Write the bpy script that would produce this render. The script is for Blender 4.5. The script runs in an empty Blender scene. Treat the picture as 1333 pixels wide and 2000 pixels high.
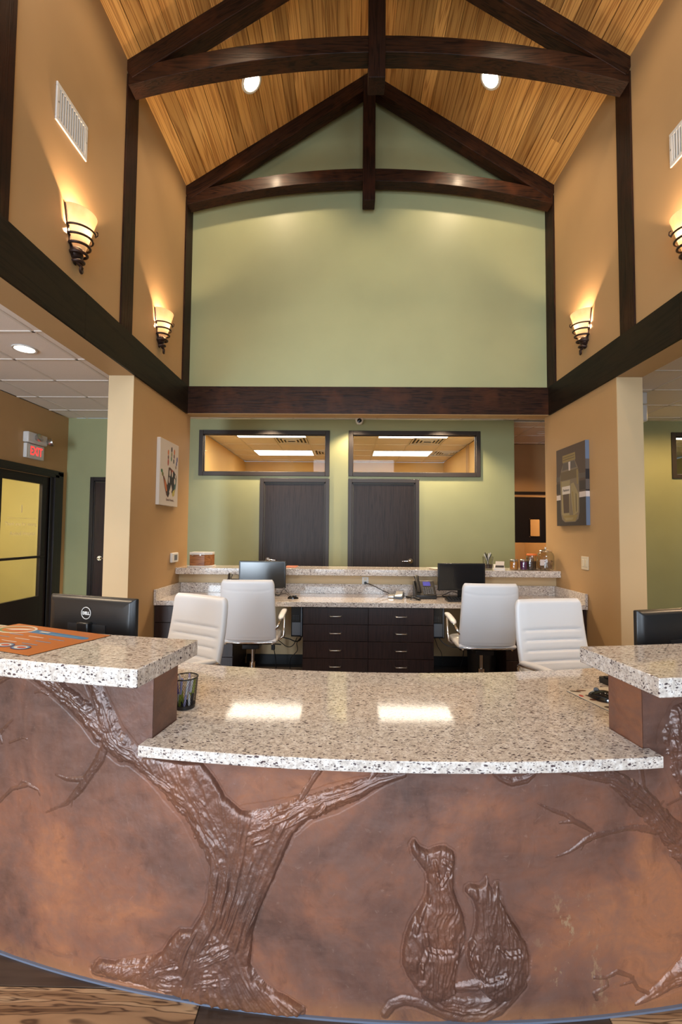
import bpy, bmesh, math, random
import numpy as np
from mathutils import Vector, Matrix
random.seed(7)
S = bpy.context.scene
COL = S.collection
# ------------------------------------------------------------------ camera
CAM = (-0.2081, 0.0, 1.406)
F_PX, YAW, PITCH, ROLL = 878.0, -0.0146, 0.0449, 0.0084
fw = Vector((math.sin(YAW)*math.cos(PITCH), math.cos(YAW)*math.cos(PITCH), math.sin(PITCH)))
rt = Vector((math.cos(YAW), -math.sin(YAW), 0)); up = rt.cross(fw)
c_, s_ = math.cos(ROLL), math.sin(ROLL)
rt2 = rt*c_ + up*s_; up2 = up*c_ - rt*s_
cam = bpy.data.cameras.new('camera'); camo = bpy.data.objects.new('camera', cam); COL.objects.link(camo)
cam.sensor_fit = 'HORIZONTAL'; cam.sensor_width = 36.0; cam.lens = F_PX/1333.0*36.0
cam.clip_start = 0.05; cam.clip_end = 100
M3 = Matrix((rt2, up2, -fw)).transposed()
camo.matrix_world = Matrix.Translation(CAM) @ M3.to_4x4()
S.camera = camo
# ------------------------------------------------------------------ view, world, daylight
S.view_settings.view_transform = 'Standard'; S.view_settings.look = 'None'
S.view_settings.gamma = 1.0; S.view_settings.use_curve_mapping = False
S.view_settings.exposure = 0.0
wd = bpy.data.worlds.new('sky'); S.world = wd; wd.use_nodes = True
bgn = wd.node_tree.nodes['Background']; bgn.inputs[0].default_value = (0.62, 0.78, 1.0, 1); bgn.inputs[1].default_value = 0.6

def area(name, loc, size, rot, power, color, spread=180):
    l = bpy.data.lights.new(name, 'AREA'); l.shape = 'RECTANGLE'; l.size, l.size_y = size
    l.energy = power; l.color = color; l.spread = math.radians(spread)
    o = bpy.data.objects.new(name, l); COL.objects.link(o); o.location = loc; o.rotation_euler = rot
    return o
DAY = (0.74, 0.87, 1.0)
FY = -3.0     # inner face of the entrance wall behind the camera
# daylight coming in through the entrance windows (lights stand just outside each pane)
WIN_FRONT = [(-4.2,-2.9,0.3,2.5), (-1.55,-0.25,0.15,2.5), (0.25,1.55,0.15,2.5), (-1.5,1.5,3.3,5.0)]
for (x0, x1, z0, z1) in WIN_FRONT:
    e = 31.0*(x1-x0)*(z1-z0)
    area('daylight', ((x0+x1)/2, FY-0.14, (z0+z1)/2), (x1-x0, z1-z0), (math.radians(90 if x0 > -2 else 118), 0, 0), e*(1.0 if x0 > -2 else 3.6), DAY)  # left-aisle light is boosted and tilted up to brighten the ceiling tiles

# ------------------------------------------------------------------ node helpers
def newmat(name):
    m = bpy.data.materials.new(name); m.use_nodes = True
    nt = m.node_tree; b = nt.nodes['Principled BSDF']
    return m, nt, b
def setb(b, color=None, rough=None, metal=None, spec=None, coat=None, coatr=None, trans=None, ior=None, emi=None, emis=None, alpha=None):
    I = b.inputs
    if color is not None: I['Base Color'].default_value = (*color, 1)
    if rough is not None: I['Roughness'].default_value = rough
    if metal is not None: I['Metallic'].default_value = metal
    if spec is not None: I['Specular IOR Level'].default_value = spec
    if coat is not None: I['Coat Weight'].default_value = coat
    if coatr is not None: I['Coat Roughness'].default_value = coatr
    if trans is not None: I['Transmission Weight'].default_value = trans
    if ior is not None: I['IOR'].default_value = ior
    if emi is not None: I['Emission Color'].default_value = (*emi, 1)
    if emis is not None: I['Emission Strength'].default_value = emis
    if alpha is not None: I['Alpha'].default_value = alpha
class N:
    """tiny node graph builder"""
    def __init__(s, nt): s.nt = nt; s.L = nt.links
    def n(s, t, **k):
        x = s.nt.nodes.new(t)
        for a, b in k.items(): setattr(x, a, b)
        return x
    def put(s, sock, v):
        if isinstance(v, bpy.types.NodeSocket): s.L.new(v, sock)
        elif isinstance(v, (tuple, list)):
            sock.default_value = (*v, 1) if (len(v) == 3 and sock.type == 'RGBA') else v
        else: sock.default_value = v
    def coord(s, kind='Object', scale=(1,1,1), rot=(0,0,0), add=None):
        t = s.n('ShaderNodeTexCoord').outputs[kind]
        if add is not None:
            v = s.n('ShaderNodeVectorMath', operation='ADD'); s.L.new(t, v.inputs[0]); s.put(v.inputs[1], add); t = v.outputs[0]
        m = s.n('ShaderNodeMapping'); s.L.new(t, m.inputs[0]); m.inputs['Scale'].default_value = scale; m.inputs['Rotation'].default_value = rot
        return m.outputs[0]
    def noise(s, v, scale, detail=2, rough=.5, dist=0):
        x = s.n('ShaderNodeTexNoise'); s.L.new(v, x.inputs['Vector'])
        x.inputs['Scale'].default_value = scale; x.inputs['Detail'].default_value = detail
        x.inputs['Roughness'].default_value = rough; x.inputs['Distortion'].default_value = dist
        return x.outputs['Fac']
    def vor(s, v, scale, feature='F1', out='Distance', rnd=1.0):
        x = s.n('ShaderNodeTexVoronoi', feature=feature); s.L.new(v, x.inputs['Vector']); x.inputs['Scale'].default_value = scale
        x.inputs['Randomness'].default_value = rnd
        return x.outputs[out]
    def ramp(s, f, stops, interp='LINEAR'):
        x = s.n('ShaderNodeValToRGB'); s.L.new(f, x.inputs[0]); r = x.color_ramp; r.interpolation = interp
        while len(r.elements) < len(stops): r.elements.new(0.5)
        for e, (p, c) in zip(r.elements, stops):
            e.position = p; e.color = (*c, 1) if len(c) == 3 else c
        return x.outputs[0]
    def bw(s, f, a, b):
        x = s.n('ShaderNodeMapRange'); s.L.new(f, x.inputs[0]); x.inputs[1].default_value = a; x.inputs[2].default_value = b
        return x.outputs[0]
    def math(s, op, a, b=0.0):
        x = s.n('ShaderNodeMath', operation=op); s.put(x.inputs[0], a); s.put(x.inputs[1], b); return x.outputs[0]
    def mix(s, f, a, b, mode='MIX'):
        x = s.n('ShaderNodeMix', data_type='RGBA', blend_type=mode); s.put(x.inputs[0], f); s.put(x.inputs[6], a); s.put(x.inputs[7], b); return x.outputs[2]
    def bump(s, h, strength, dist, b=None):
        x = s.n('ShaderNodeBump'); s.L.new(h, x.inputs['Height']); x.inputs['Strength'].default_value = strength; x.inputs['Distance'].default_value = dist
        if b is not None: s.L.new(x.outputs[0], b.inputs['Normal'])
        return x.outputs[0]
    def rnd(s, k=37.0):
        o = s.n('ShaderNodeObjectInfo').outputs['Random']
        return s.math('MULTIPLY', o, k)
def plain(name, color, rough=.5, metal=0.0, **k):
    m, nt, b = newmat(name); setb(b, color, rough, metal, **k); return m
def paint(name, color, rough=.55, amt=.06):
    m, nt, b = newmat(name); g = N(nt); v = g.coord()
    f = g.noise(v, 1.3, 3); lo = tuple(c*(1-amt) for c in color); hi = tuple(min(1, c*(1+amt)) for c in color)
    g.put(b.inputs['Base Color'], g.ramp(f, [(.3, lo), (.7, hi)])); b.inputs['Roughness'].default_value = rough
    b.inputs['Specular IOR Level'].default_value = .35
    g.bump(g.noise(v, 260, 2), .12, .001, b); return m
M = {}
M['tan'] = paint('tan_paint', (.475, .295, .137))
M['room'] = paint('exam_room_paint', (.70, .45, .17))
M['cream'] = paint('cream_paint', (.60, .435, .245))
M['green'] = paint('green_paint', (.355, .365, .195), .42)
M['yellowgreen'] = paint('yellow_green_paint', (.60, .52, .25))
M['white_paint'] = paint('white_paint', (.72, .69, .64))
def tile_mat():
    m, nt, b = newmat('acoustic_tile'); g = N(nt); v = g.coord(add=g.rnd())
    f = g.noise(v, 220, 3, .7)
    g.put(b.inputs['Base Color'], g.ramp(f, [(.3, (.84, .75, .68)), (.6, (.93, .85, .78))])); b.inputs['Roughness'].default_value = .9
    g.bump(f, .4, .002, b); return m
M['tile'] = tile_mat()
M['grid'] = plain('white_grid_metal', (.80, .73, .66), .5)
def wood(name, c_lo, c_hi, c_line, scale=(14, .9, 14), rough=.4, wave=6.0, bumpd=.0006, axis='Y', coat=0.0, blotch=0.0, blotch_col=(.1,.03,.015), knots=0.0, varied=.25, spec=None):
    """boards whose grain runs along the object's long local axis"""
    m, nt, b = newmat(name); g = N(nt)
    sc = {'Y': scale, 'X': (scale[1], scale[0], scale[2]), 'Z': (scale[0], scale[2], scale[1])}[axis]
    r = g.rnd(61.0)
    v = g.coord(scale=sc, add=r)
    warp = g.noise(v, .55, 3, .55, .4)
    x = g.math('MULTIPLY', warp, wave*3.2)
    rings = g.math('SINE', g.math('MULTIPLY', x, 6.283))
    rings = g.bw(rings, -1, 1)
    fine = g.noise(v, 9, 4, .7)
    base = g.mix(g.bw(fine, .25, .75), c_lo, c_hi)
    line = g.math('POWER', rings, 3.0)
    col = g.mix(g.math('MULTIPLY', line, .75), base, c_line)
    ro = g.n('ShaderNodeObjectInfo').outputs['Random']
    k = g.bw(ro, -2.0, 1.0)
    col = g.mix(varied, col, g.mix(1.0, col, g.ramp(ro, [(0, (.55,.5,.45)), (1, (1.25,1.2,1.15))]), 'MULTIPLY'))
    if blotch:
        bl = g.noise(g.coord(scale=(3, 3, 3), add=r), 1.0, 3, .6)
        col = g.mix(g.math('MULTIPLY', g.bw(bl, .5, .7), blotch), col, blotch_col)
    if knots:
        kn = g.vor(g.coord(scale=(sc[0]*.25, sc[1]*1.3, sc[2]*.25), add=r), 1.0)
        col = g.mix(g.math('MULTIPLY', g.bw(kn, .10, .04), knots), col, (.07, .025, .008))
    g.put(b.inputs['Base Color'], col); b.inputs['Roughness'].default_value = rough
    if coat: setb(b, coat=coat, coatr=.18)
    if spec is not None: setb(b, spec=spec)
    h = g.math('ADD', line, fine)
    g.bump(h, .5, bumpd, b)
    return m
M['pine'] = wood('golden_pine', (.60, .325, .090), (.76, .465, .160), (.30, .115, .022), (13, .34, 13), .40, 4.2, .0004, 'Y', .2, knots=.9, varied=.7)
M['beam_y'] = wood('dark_stained_timber_y', (.016, .007, .004), (.036, .014, .007), (.007, .003, .002), (22, 1.4, 22), .50, 2.2, .0010, 'Y', .0, blotch=.55, blotch_col=(.050,.016,.007), spec=.14)
M['beam_x'] = wood('dark_stained_timber_x', (.016, .006, .003), (.048, .018, .008), (.005, .002, .0015), (22, 1.4, 22), .46, 3.0, .0014, 'X', .04, blotch=.6, blotch_col=(.085,.026,.009), spec=.16)
M['beam_z'] = wood('dark_stained_timber_z', (.014, .006, .004), (.032, .012, .006), (.006, .003, .002), (22, 1.4, 22), .50, 2.2, .0010, 'Z', .0, blotch=.5, blotch_col=(.050,.014,.006), spec=.14)
M['band'] = wood('dark_stained_board', (.011, .007, .0045), (.020, .012, .007), (.006, .004, .003), (18, 1.0, 18), .5, 2.0, .0004, 'Y', .0, blotch=.4, blotch_col=(.028,.014,.007), spec=.16)
M['espresso'] = wood('espresso_laminate', (.020, .010, .009), (.040, .018, .015), (.012, .006, .005), (40, 40, 1.6), .38, 2.0, .0002, 'Y', .0, varied=.2)
M['door_wood'] = wood('espresso_door_veneer', (.022, .0135, .011), (.038, .024, .020), (.012, .007, .006), (34, 34, 1.3), .42, 2.0, .0002, 'Y', .0, spec=.28, varied=.2)
M['frame_dark'] = plain('dark_bronze_frame', (.040, .032, .029), .40, spec=.35)
M['frame_black'] = plain('black_brown_frame', (.014, .009, .008), .4)
def floor_mat():
    m, nt, b = newmat('wood_look_tile'); g = N(nt); r = g.rnd(41.0)
    v = g.coord(scale=(1.0, 9, 1), add=r)
    w = g.noise(v, 1.1, 3, .55, .8)
    rings = g.bw(g.math('SINE', g.math('MULTIPLY', w, 75.0)), -1, 1)
    ro = g.n('ShaderNodeObjectInfo').outputs['Random']
    light = g.ramp(w, [(.32, (.13, .065, .03)), (.5, (.36, .21, .11)), (.62, (.50, .33, .19))])
    col = g.mix(g.math('MULTIPLY', g.math('POWER', rings, 4.0), .85), light, (.05, .022, .012))
    dark = g.ramp(g.noise(v, 3, 3), [(.3, (.030, .020, .016)), (.7, (.095, .062, .045))])
    g.put(b.inputs['Base Color'], g.mix(g.bw(ro, .49, .51), col, dark)); b.inputs['Roughness'].default_value = .3
    return m
M['floor'] = floor_mat()
M['grout'] = plain('dark_grout', (.05, .04, .035), .9)
def granite():
    m, nt, b = newmat('speckled_granite'); g = N(nt); v = g.coord()
    base = g.ramp(g.noise(v, 60, 4, .65), [(.35, (.52, .45, .395)), (.5, (.69, .615, .55)), (.66, (.84, .79, .74))])
    wv = g.n('ShaderNodeVectorMath', operation='ADD'); nz = g.n('ShaderNodeTexNoise'); g.L.new(v, nz.inputs['Vector']); nz.inputs['Scale'].default_value = 110
    sc = g.n('ShaderNodeVectorMath', operation='SCALE'); g.L.new(nz.outputs['Color'], sc.inputs[0]); sc.inputs['Scale'].default_value = .006
    g.L.new(v, wv.inputs[0]); g.L.new(sc.outputs[0], wv.inputs[1]); d = wv.outputs[0]
    # grey veining
    gy = g.bw(g.noise(d, 130, 3, .6), .55, .62)
    col = g.mix(g.math('MULTIPLY', gy, .42), base, (.27, .235, .225))
    # dark garnet crystals: some voronoi cells only, drawn out a little
    v2 = g.n('ShaderNodeMapping'); g.L.new(d, v2.inputs[0]); v2.inputs['Scale'].default_value = (.50, 1.15, 1.0); v2.inputs['Rotation'].default_value = (0, 0, .35)
    for scale, thr, c in ((150, .76, (.042, .024, .032)), (250, .68, (.14, .10, .10)), (100, .89, (.050, .022, .030))):
        x = g.n('ShaderNodeTexVoronoi'); g.L.new(v2.outputs[0], x.inputs['Vector']); x.inputs['Scale'].default_value = scale
        sp = g.n('ShaderNodeSeparateColor'); g.L.new(x.outputs['Color'], sp.inputs[0])
        on = g.bw(sp.outputs[0], thr, thr+.01); near = g.bw(x.outputs['Distance'], .42, .30)
        col = g.mix(g.math('MULTIPLY', g.math('MULTIPLY', on, near), .93), col, c)
    g.put(b.inputs['Base Color'], col); setb(b, rough=.07, spec=.55)
    return m
M['granite'] = granite()
def copper(name, dark=False):
    m, nt, b = newmat(name); g = N(nt); v = g.coord()
    sp0 = g.n('ShaderNodeSeparateXYZ'); g.L.new(g.n('ShaderNodeTexCoord').outputs['Object'], sp0.inputs[0])
    def blob_(cx, cz, r):
        dx = g.math('SUBTRACT', sp0.outputs[0], cx); dz = g.math('SUBTRACT', sp0.outputs[2], cz)
        return g.bw(g.math('SQRT', g.math('ADD', g.math('MULTIPLY', dx, dx), g.math('MULTIPLY', dz, dz))), r, r*.2)
    brush = g.noise(g.coord(scale=(5, 5, 18), rot=(0, .25, 0)), 1.6, 5, .7, 1.0)
    big = g.noise(v, 2.3, 5, .62, .5); mid = g.noise(v, 8.0, 6, .68, 1.2); streak = g.noise(g.coord(scale=(30, 30, 6)), 1.0, 4, .7)
    big = g.math('ADD', g.math('ADD', big, g.math('MULTIPLY', blob_(.70, .36, .42), .11)), g.math('ADD', g.math('MULTIPLY', blob_(-.98, .38, .30), .07), -.012))
    col = g.ramp(big, [(.34, (.092, .047, .036)), (.45, (.160, .074, .052)), (.55, (.250, .102, .060)), (.68, (.39, .155, .073))])
    col = g.mix(g.math('MULTIPLY', g.bw(mid, .48, .72), .50), col, (.165, .100, .085))
    col = g.mix(g.math('MULTIPLY', g.bw(mid, .46, .28), .55), col, (.070, .032, .023))
    col = g.mix(g.math('MULTIPLY', g.bw(streak, .45, .8), .30), col, (.22, .105, .065))
    col = g.mix(g.math('MULTIPLY', g.bw(brush, .42, .7), .38), col, (.20, .112, .088))
    # pale worn patches, low down only where the finish has rubbed off
    sep = g.n('ShaderNodeSeparateXYZ'); g.L.new(g.n('ShaderNodeTexCoord').outputs['Object'], sep.inputs[0])
    px = g.math('MULTIPLY', g.bw(sep.outputs[0], .33, .42), g.bw(sep.outputs[0], .60, .50)); pz = g.math('MULTIPLY', g.bw(sep.outputs[2], .36, .30), g.bw(sep.outputs[2], .0, .05))
    pn = g.bw(g.noise(g.coord(scale=(16, 16, 9)), 1.0, 6, .75), .56, .60)
    col = g.mix(g.math('MULTIPLY', g.math('MULTIPLY', px, pz), g.math('MULTIPLY', pn, .8)), col, (.36, .235, .135))
    # orange rust along the foot
    col = g.mix(g.math('MULTIPLY', g.bw(sep.outputs[2], .06, .01), g.math('MULTIPLY', g.bw(mid, .35, .55), .6)), col, (.36, .15, .055))
    scr = g.noise(g.coord(scale=(11, 11, 8), rot=(0, .6, 0)), 2.2, 3, .55, 3.5)
    col = g.mix(g.math('MULTIPLY', g.bw(scr, .66, .74), .16), col, (.48, .33, .26))
    if dark: col = g.mix(.40, col, (.115, .052, .036))
    g.put(b.inputs['Base Color'], col)
    setb(b, rough=.40 if not dark else .30, metal=.12 if not dark else .25, spec=.6, coat=.10 if not dark else .45, coatr=.25)
    hb = g.math('ADD', g.noise(v, 45, 5, .65, .8), g.math('MULTIPLY', scr, .5))
    g.bump(hb, .30 if not dark else .55, .0022 if not dark else .004, b)
    return m
M['copper'] = copper('copper_faux_plaster'); M['bark'] = copper('copper_bark_relief', True)
M['blue_strip'] = plain('blue_grey_caulk', (.14, .165, .23), .45)
M['leather'] = plain('white_leatherette', (.82, .82, .835), .38, spec=.45)
M['chrome'] = plain('chrome', (.82, .80, .78), .08, 1.0)
M['steel'] = plain('brushed_steel', (.55, .54, .52), .28, 1.0)
M['black'] = plain('black_plastic', (.012, .012, .013), .32)
M['black_matt'] = plain('matt_black_plastic', (.016, .016, .018), .55)
M['black_gloss'] = plain('gloss_black_plastic', (.008, .008, .009), .08)
M['screen'] = plain('dark_lcd_screen', (.010, .012, .015), .16, spec=.6)
M['screen_blue'] = plain('blue_lcd', (.02, .02, .12), .2, emi=(.10, .10, .55), emis=.6)
M['grey_plastic'] = plain('grey_plastic', (.13, .15, .18), .45)
M['dgrey_plastic'] = plain('dark_blue_grey_plastic', (.02, .03, .045), .4)
M['white_plastic'] = plain('white_plastic', (.70, .68, .65), .4)
M['almond'] = plain('almond_plastic', (.68, .58, .42), .4)
M['iron'] = plain('bronzed_iron', (.050, .028, .022), .38, .6)
M['glass'] = plain('clear_glass', (1, 1, 1), .0, trans=1.0, ior=1.45)
def thin_glass(name, tint=(1,1,1), rough=0.0, refl=1.0):
    m, nt, b = newmat(name); g = N(nt); nt.nodes.remove(b)
    t = g.n('ShaderNodeBsdfTransparent'); t.inputs[0].default_value = (*tint, 1)
    s = g.n('ShaderNodeBsdfGlossy'); s.inputs['Roughness'].default_value = rough
    f = g.n('ShaderNodeLayerWeight'); f.inputs[0].default_value = .5; fr = g.math('ADD', g.math('MULTIPLY', g.math('POWER', f.outputs['Facing'], 5.0), .95), .04)
    mx = g.n('ShaderNodeMixShader'); g.L.new(g.math('MULTIPLY', fr, refl), mx.inputs[0]); g.L.new(t.outputs[0], mx.inputs[1]); g.L.new(s.outputs[0], mx.inputs[2])
    g.L.new(mx.outputs[0], nt.nodes['Material Output'].inputs[0]); return m
M['pane'] = thin_glass('window_glass', (.96, .97, .95), 0.0, .35)
M['jar_glass'] = thin_glass('jar_glass', (.90, .91, .90), 0.02, 1.6)
M['etched'] = thin_glass('etched_glass', (.97, .97, .92), 0.05, 1.2)
def shade_mat():
    m, nt, b = newmat('amber_glass_shade'); g = N(nt); nt.nodes.remove(b)
    t = g.n('ShaderNodeBsdfTranslucent'); d = g.n('ShaderNodeBsdfDiffuse')
    c = g.ramp(g.noise(g.coord(), 14, 3), [(.3, (.97, .80, .60)), (.7, (.99, .90, .76))])
    g.L.new(c, t.inputs[0]); g.L.new(c, d.inputs[0])
    mx = g.n('ShaderNodeMixShader'); mx.inputs[0].default_value = .18; g.L.new(t.outputs[0], mx.inputs[1]); g.L.new(d.outputs[0], mx.inputs[2])
    g.L.new(mx.outputs[0], nt.nodes['Material Output'].inputs[0]); return m
M['shade'] = shade_mat()
def emit(name, color, s):
    m, nt, b = newmat(name); setb(b, (0, 0, 0), 1.0, emi=color, emis=s); return m
M['lamp_panel'] = emit('fluorescent_diffuser', (1.0, .86, .72), 8.5)
M['lamp_disc'] = emit('lit_lamp_disc', (1.0, .80, .58), 22.0)
M['exit_red'] = emit('exit_letters', (1.0, .05, .045), 1.6)
# ------------------------------------------------------------------ mesh helpers
class MB:
    def __init__(s): s.v = []; s.f = []; s.m = []
    def add(s, vs, fs, mi=0):
        k = len(s.v); s.v += [tuple(map(float, p)) for p in vs]; s.f += [tuple(i+k for i in f) for f in fs]; s.m += [mi]*len(fs); return s
    def box(s, x0, x1, y0, y1, z0, z1, mi=0):
        return s.add([(x0,y0,z0),(x1,y0,z0),(x1,y1,z0),(x0,y1,z0),(x0,y0,z1),(x1,y0,z1),(x1,y1,z1),(x0,y1,z1)],
                     [(0,3,2,1),(4,5,6,7),(0,1,5,4),(1,2,6,5),(2,3,7,6),(3,0,4,7)], mi)
    def prism(s, poly, h0, h1, axis='Z', mi=0):
        """extrude a CCW polygon"""
        n = len(poly)
        def P(a, b, h): return {'Z': (a, b, h), 'Y': (a, h, b), 'X': (h, a, b)}[axis]
        vs = [P(a, b, h0) for a, b in poly] + [P(a, b, h1) for a, b in poly]
        fs = [tuple(range(n))[::-1], tuple(range(n, 2*n))] + [(i, (i+1) % n, (i+1) % n+n, i+n) for i in range(n)]
        if axis == 'Y': fs = [f[::-1] for f in fs]
        return s.add(vs, fs, mi)
    def tube(s, pts, r, n=8, mi=0, closed=False, caps=True):
        pts = [Vector(p) for p in pts]; rs = r if isinstance(r, (list, tuple)) else [r]*len(pts)
        vs = []; prev = None; L = len(pts)
        for i, p in enumerate(pts):
            a = pts[(i-1) % L] if (closed or i > 0) else p; b = pts[(i+1) % L] if (closed or i < L-1) else p
            t = (b-a).normalized()
            if prev is None:
                u = t.orthogonal().normalized()
            else:
                u = (prev - t*prev.dot(t)); u = u.normalized() if u.length > 1e-6 else t.orthogonal().normalized()
            prev = u; w = t.cross(u)
            for k in range(n):
                q = 2*math.pi*k/n; vs.append(p + (u*math.cos(q) + w*math.sin(q))*rs[i])
        fs = []
        for i in range(L if closed else L-1):
            j = (i+1) % L
            for k in range(n): fs.append((i*n+k, i*n+(k+1) % n, j*n+(k+1) % n, j*n+k))
        if caps and not closed: fs += [tuple(range(n))[::-1], tuple(range((L-1)*n, L*n))]
        return s.add(vs, fs, mi)
    def cyl(s, p0, p1, r, n=20, mi=0, r1=None): return s.tube([p0, p1], [r, r if r1 is None else r1], n, mi)
    def lathe(s, prof, n=28, cx=0, cy=0, mi=0, a0=0, a1=2*math.pi):
        full = abs(a1-a0-2*math.pi) < 1e-6; m = n if full else n+1
        vs = [(cx+r*math.cos(a0+(a1-a0)*k/n), cy+r*math.sin(a0+(a1-a0)*k/n), z) for r, z in prof for k in range(m)]
        fs = []
        for i in range(len(prof)-1):
            for k in range(n): fs.append((i*m+k, i*m+(k+1) % m, (i+1)*m+(k+1) % m, (i+1)*m+k))
        return s.add(vs, fs, mi)
    def ball(s, c, r, n=16, sx=1, sy=1, sz=1, mi=0):
        k = n//2; prof = [(math.sin(math.pi*i/k), -math.cos(math.pi*i/k)) for i in range(k+1)]
        vs = [(c[0]+r*sx*a*math.cos(2*math.pi*j/n), c[1]+r*sy*a*math.sin(2*math.pi*j/n), c[2]+r*sz*b) for a, b in prof for j in range(n)]
        fs = [(i*n+j, i*n+(j+1) % n, (i+1)*n+(j+1) % n, (i+1)*n+j) for i in range(k) for j in range(n)]
        return s.add(vs, fs, mi)
    def obj(s, name, mats, parent=None, bevel=0, smooth=None, loc=None, seg=2, weld=False):
        me = bpy.data.meshes.new(name); me.from_pydata(s.v, [], s.f)
        ms = mats if isinstance(mats, (list, tuple)) else [mats]
        for mm in ms: me.materials.append(M[mm] if isinstance(mm, str) else mm)
        if len(ms) > 1: me.polygons.foreach_set('material_index', s.m)
        if weld:
            bm = bmesh.new(); bm.from_mesh(me); bmesh.ops.remove_doubles(bm, verts=bm.verts, dist=1e-5); bmesh.ops.recalc_face_normals(bm, faces=bm.faces); bm.to_mesh(me); bm.free()
        me.validate(); me.update()
        o = bpy.data.objects.new(name, me); COL.objects.link(o)
        if parent is not None: o.parent = parent
        if loc is not None: o.location = loc
        if bevel:
            b = o.modifiers.new('bevel', 'BEVEL'); b.width = bevel; b.segments = seg; b.limit_method = 'ANGLE'; b.angle_limit = math.radians(40)
        if smooth or bevel:
            me.polygons.foreach_set('use_smooth', [True]*len(me.polygons)); me.set_sharp_from_angle(angle=math.radians(smooth or 40))
        return o
def tag(o, label=None, cat=None, group=None, kind=None):
    if label: o['label'] = label
    if cat: o['category'] = cat
    if group: o['group'] = group
    if kind: o['kind'] = kind
    return o
def empty(name, loc=(0,0,0), rz=0.0, label=None, cat=None, group=None, kind=None):
    o = bpy.data.objects.new(name, None); COL.objects.link(o); o.location = loc; o.rotation_euler = (0, 0, rz); o.empty_display_size = .1
    return tag(o, label, cat, group, kind)
KIDS = {}
def copy_tree(o, parent=None):
    c = o.copy(); COL.objects.link(c)
    if parent is not None: c.parent = parent; c.matrix_parent_inverse = o.matrix_parent_inverse.copy()
    for ch in list(o.children): copy_tree(ch, c)
    return c
def clone(o, name, parent=None, loc=None, rot=None):
    c = o.copy(); c.name = name; COL.objects.link(c)
    if parent is not None: c.parent = parent
    if loc is not None: c.location = loc
    if rot is not None: c.rotation_euler = rot
    return c
def text(body, size, mat, parent, mw, name='lettering', extrude=.0006, align='CENTER', shear=0.0, sx=1.0, bold=0.0):
    cu = bpy.data.curves.new('t', 'FONT'); cu.body = body; cu.size = size; cu.extrude = extrude; cu.align_x = align; cu.align_y = 'CENTER'; cu.shear = shear; cu.offset = bold
    t = bpy.data.objects.new('t', cu); COL.objects.link(t)
    dg = bpy.context.evaluated_depsgraph_get(); me = bpy.data.meshes.new_from_object(t.evaluated_get(dg))
    bpy.data.objects.remove(t); me.name = name; me.materials.clear(); me.materials.append(M[mat])
    o = bpy.data.objects.new(name, me); COL.objects.link(o)
    if parent is not None: o.parent = parent
    o.matrix_local = mw @ Matrix.Diagonal((sx, 1, 1, 1)); return o
def ell(cx, cy, a, b, n=20, rot=0):
    return [(cx+a*math.cos(2*math.pi*k/n)*math.cos(rot)-b*math.sin(2*math.pi*k/n)*math.sin(rot), cy+a*math.cos(2*math.pi*k/n)*math.sin(rot)+b*math.sin(2*math.pi*k/n)*math.cos(rot)) for k in range(n)]
# ------------------------------------------------------------------ the room shell
W2 = 2.025
EAVE, APEX = 5.225, 6.535
SL = (APEX-EAVE)/W2; SANG = math.atan(SL)
YG = 4.985            # green gable wall
YB = 6.50             # back wall
H = 3.05              # acoustic ceiling
XL = -4.33; XR = 6.0
def wall(name, axis, at, thick, a0, a1, z0, z1, holes=(), mats='tan', parent=None):
    """a wall in the plane axis=at (thickness to at+thick) with rectangular holes (a0,a1,z0,z1)"""
    A = sorted({a0, a1, *[h[i] for h in holes for i in (0, 1) if a0 < h[i] < a1]}); Z = sorted({z0, z1, *[h[i] for h in holes for i in (2, 3) if z0 < h[i] < z1]})
    mb = MB(); full = {}
    for i in range(len(A)-1):
        for j in range(len(Z)-1):
            ca, cz = (A[i]+A[i+1])/2, (Z[j]+Z[j+1])/2
            full[i, j] = not any(h[0] < ca < h[1] and h[2] < cz < h[3] for h in holes)
    lo, hi = min(at, at+thick), max(at, at+thick)
    def P(a, d, z): return (d, a, z) if axis == 'X' else (a, d, z)
    for (i, j), on in full.items():
        if not on: continue
        p, q, r, t = A[i], A[i+1], Z[j], Z[j+1]
        mb.add([P(p,lo,r),P(q,lo,r),P(q,lo,t),P(p,lo,t)], [(0,1,2,3)]); mb.add([P(p,hi,r),P(q,hi,r),P(q,hi,t),P(p,hi,t)], [(3,2,1,0)])
        for di, dj, pts in ((-1,0,[(p,r),(p,t)]),(1,0,[(q,r),(q,t)]),(0,-1,[(p,r),(q,r)]),(0,1,[(p,t),(q,t)])):
            if not full.get((i+di, j+dj), False):
                (u0, w0), (u1, w1) = pts
                mb.add([P(u0,lo,w0),P(u1,lo,w1),P(u1,hi,w1),P(u0,hi,w0)], [(0,1,2,3)])
    o = mb.obj(name, mats, parent, weld=True)
    if parent is None: tag(o, kind='structure')
    return o
# floor slab and its plank tiles
fl = MB().box(-6.8, 7.6, FY-.2, 11, -.12, -.006).obj('floor', 'grout'); tag(fl, kind='structure')
pw, pl = 0.30, 1.20
pm = MB().box(-pl/2+.0015, pl/2-.0015, -pw/2+.0015, pw/2-.0015, -.012, 0).obj('plank', 'floor', fl, bevel=.001, seg=1)
first = True
row0 = 1.4355-pw*6
for j in range(0, 17):
    yc = row0 + pw*(j+.5)
    off = -0.635 if j == 5 else (random.random()*1.2-.6)
    for i in range(-3, 4):
        x = off + pl*(i+.5)
        if abs(x) > 3.2: continue
        o = pm if first else clone(pm, 'plank', fl); first = False
        o.location = (x, yc, 0)
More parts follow.
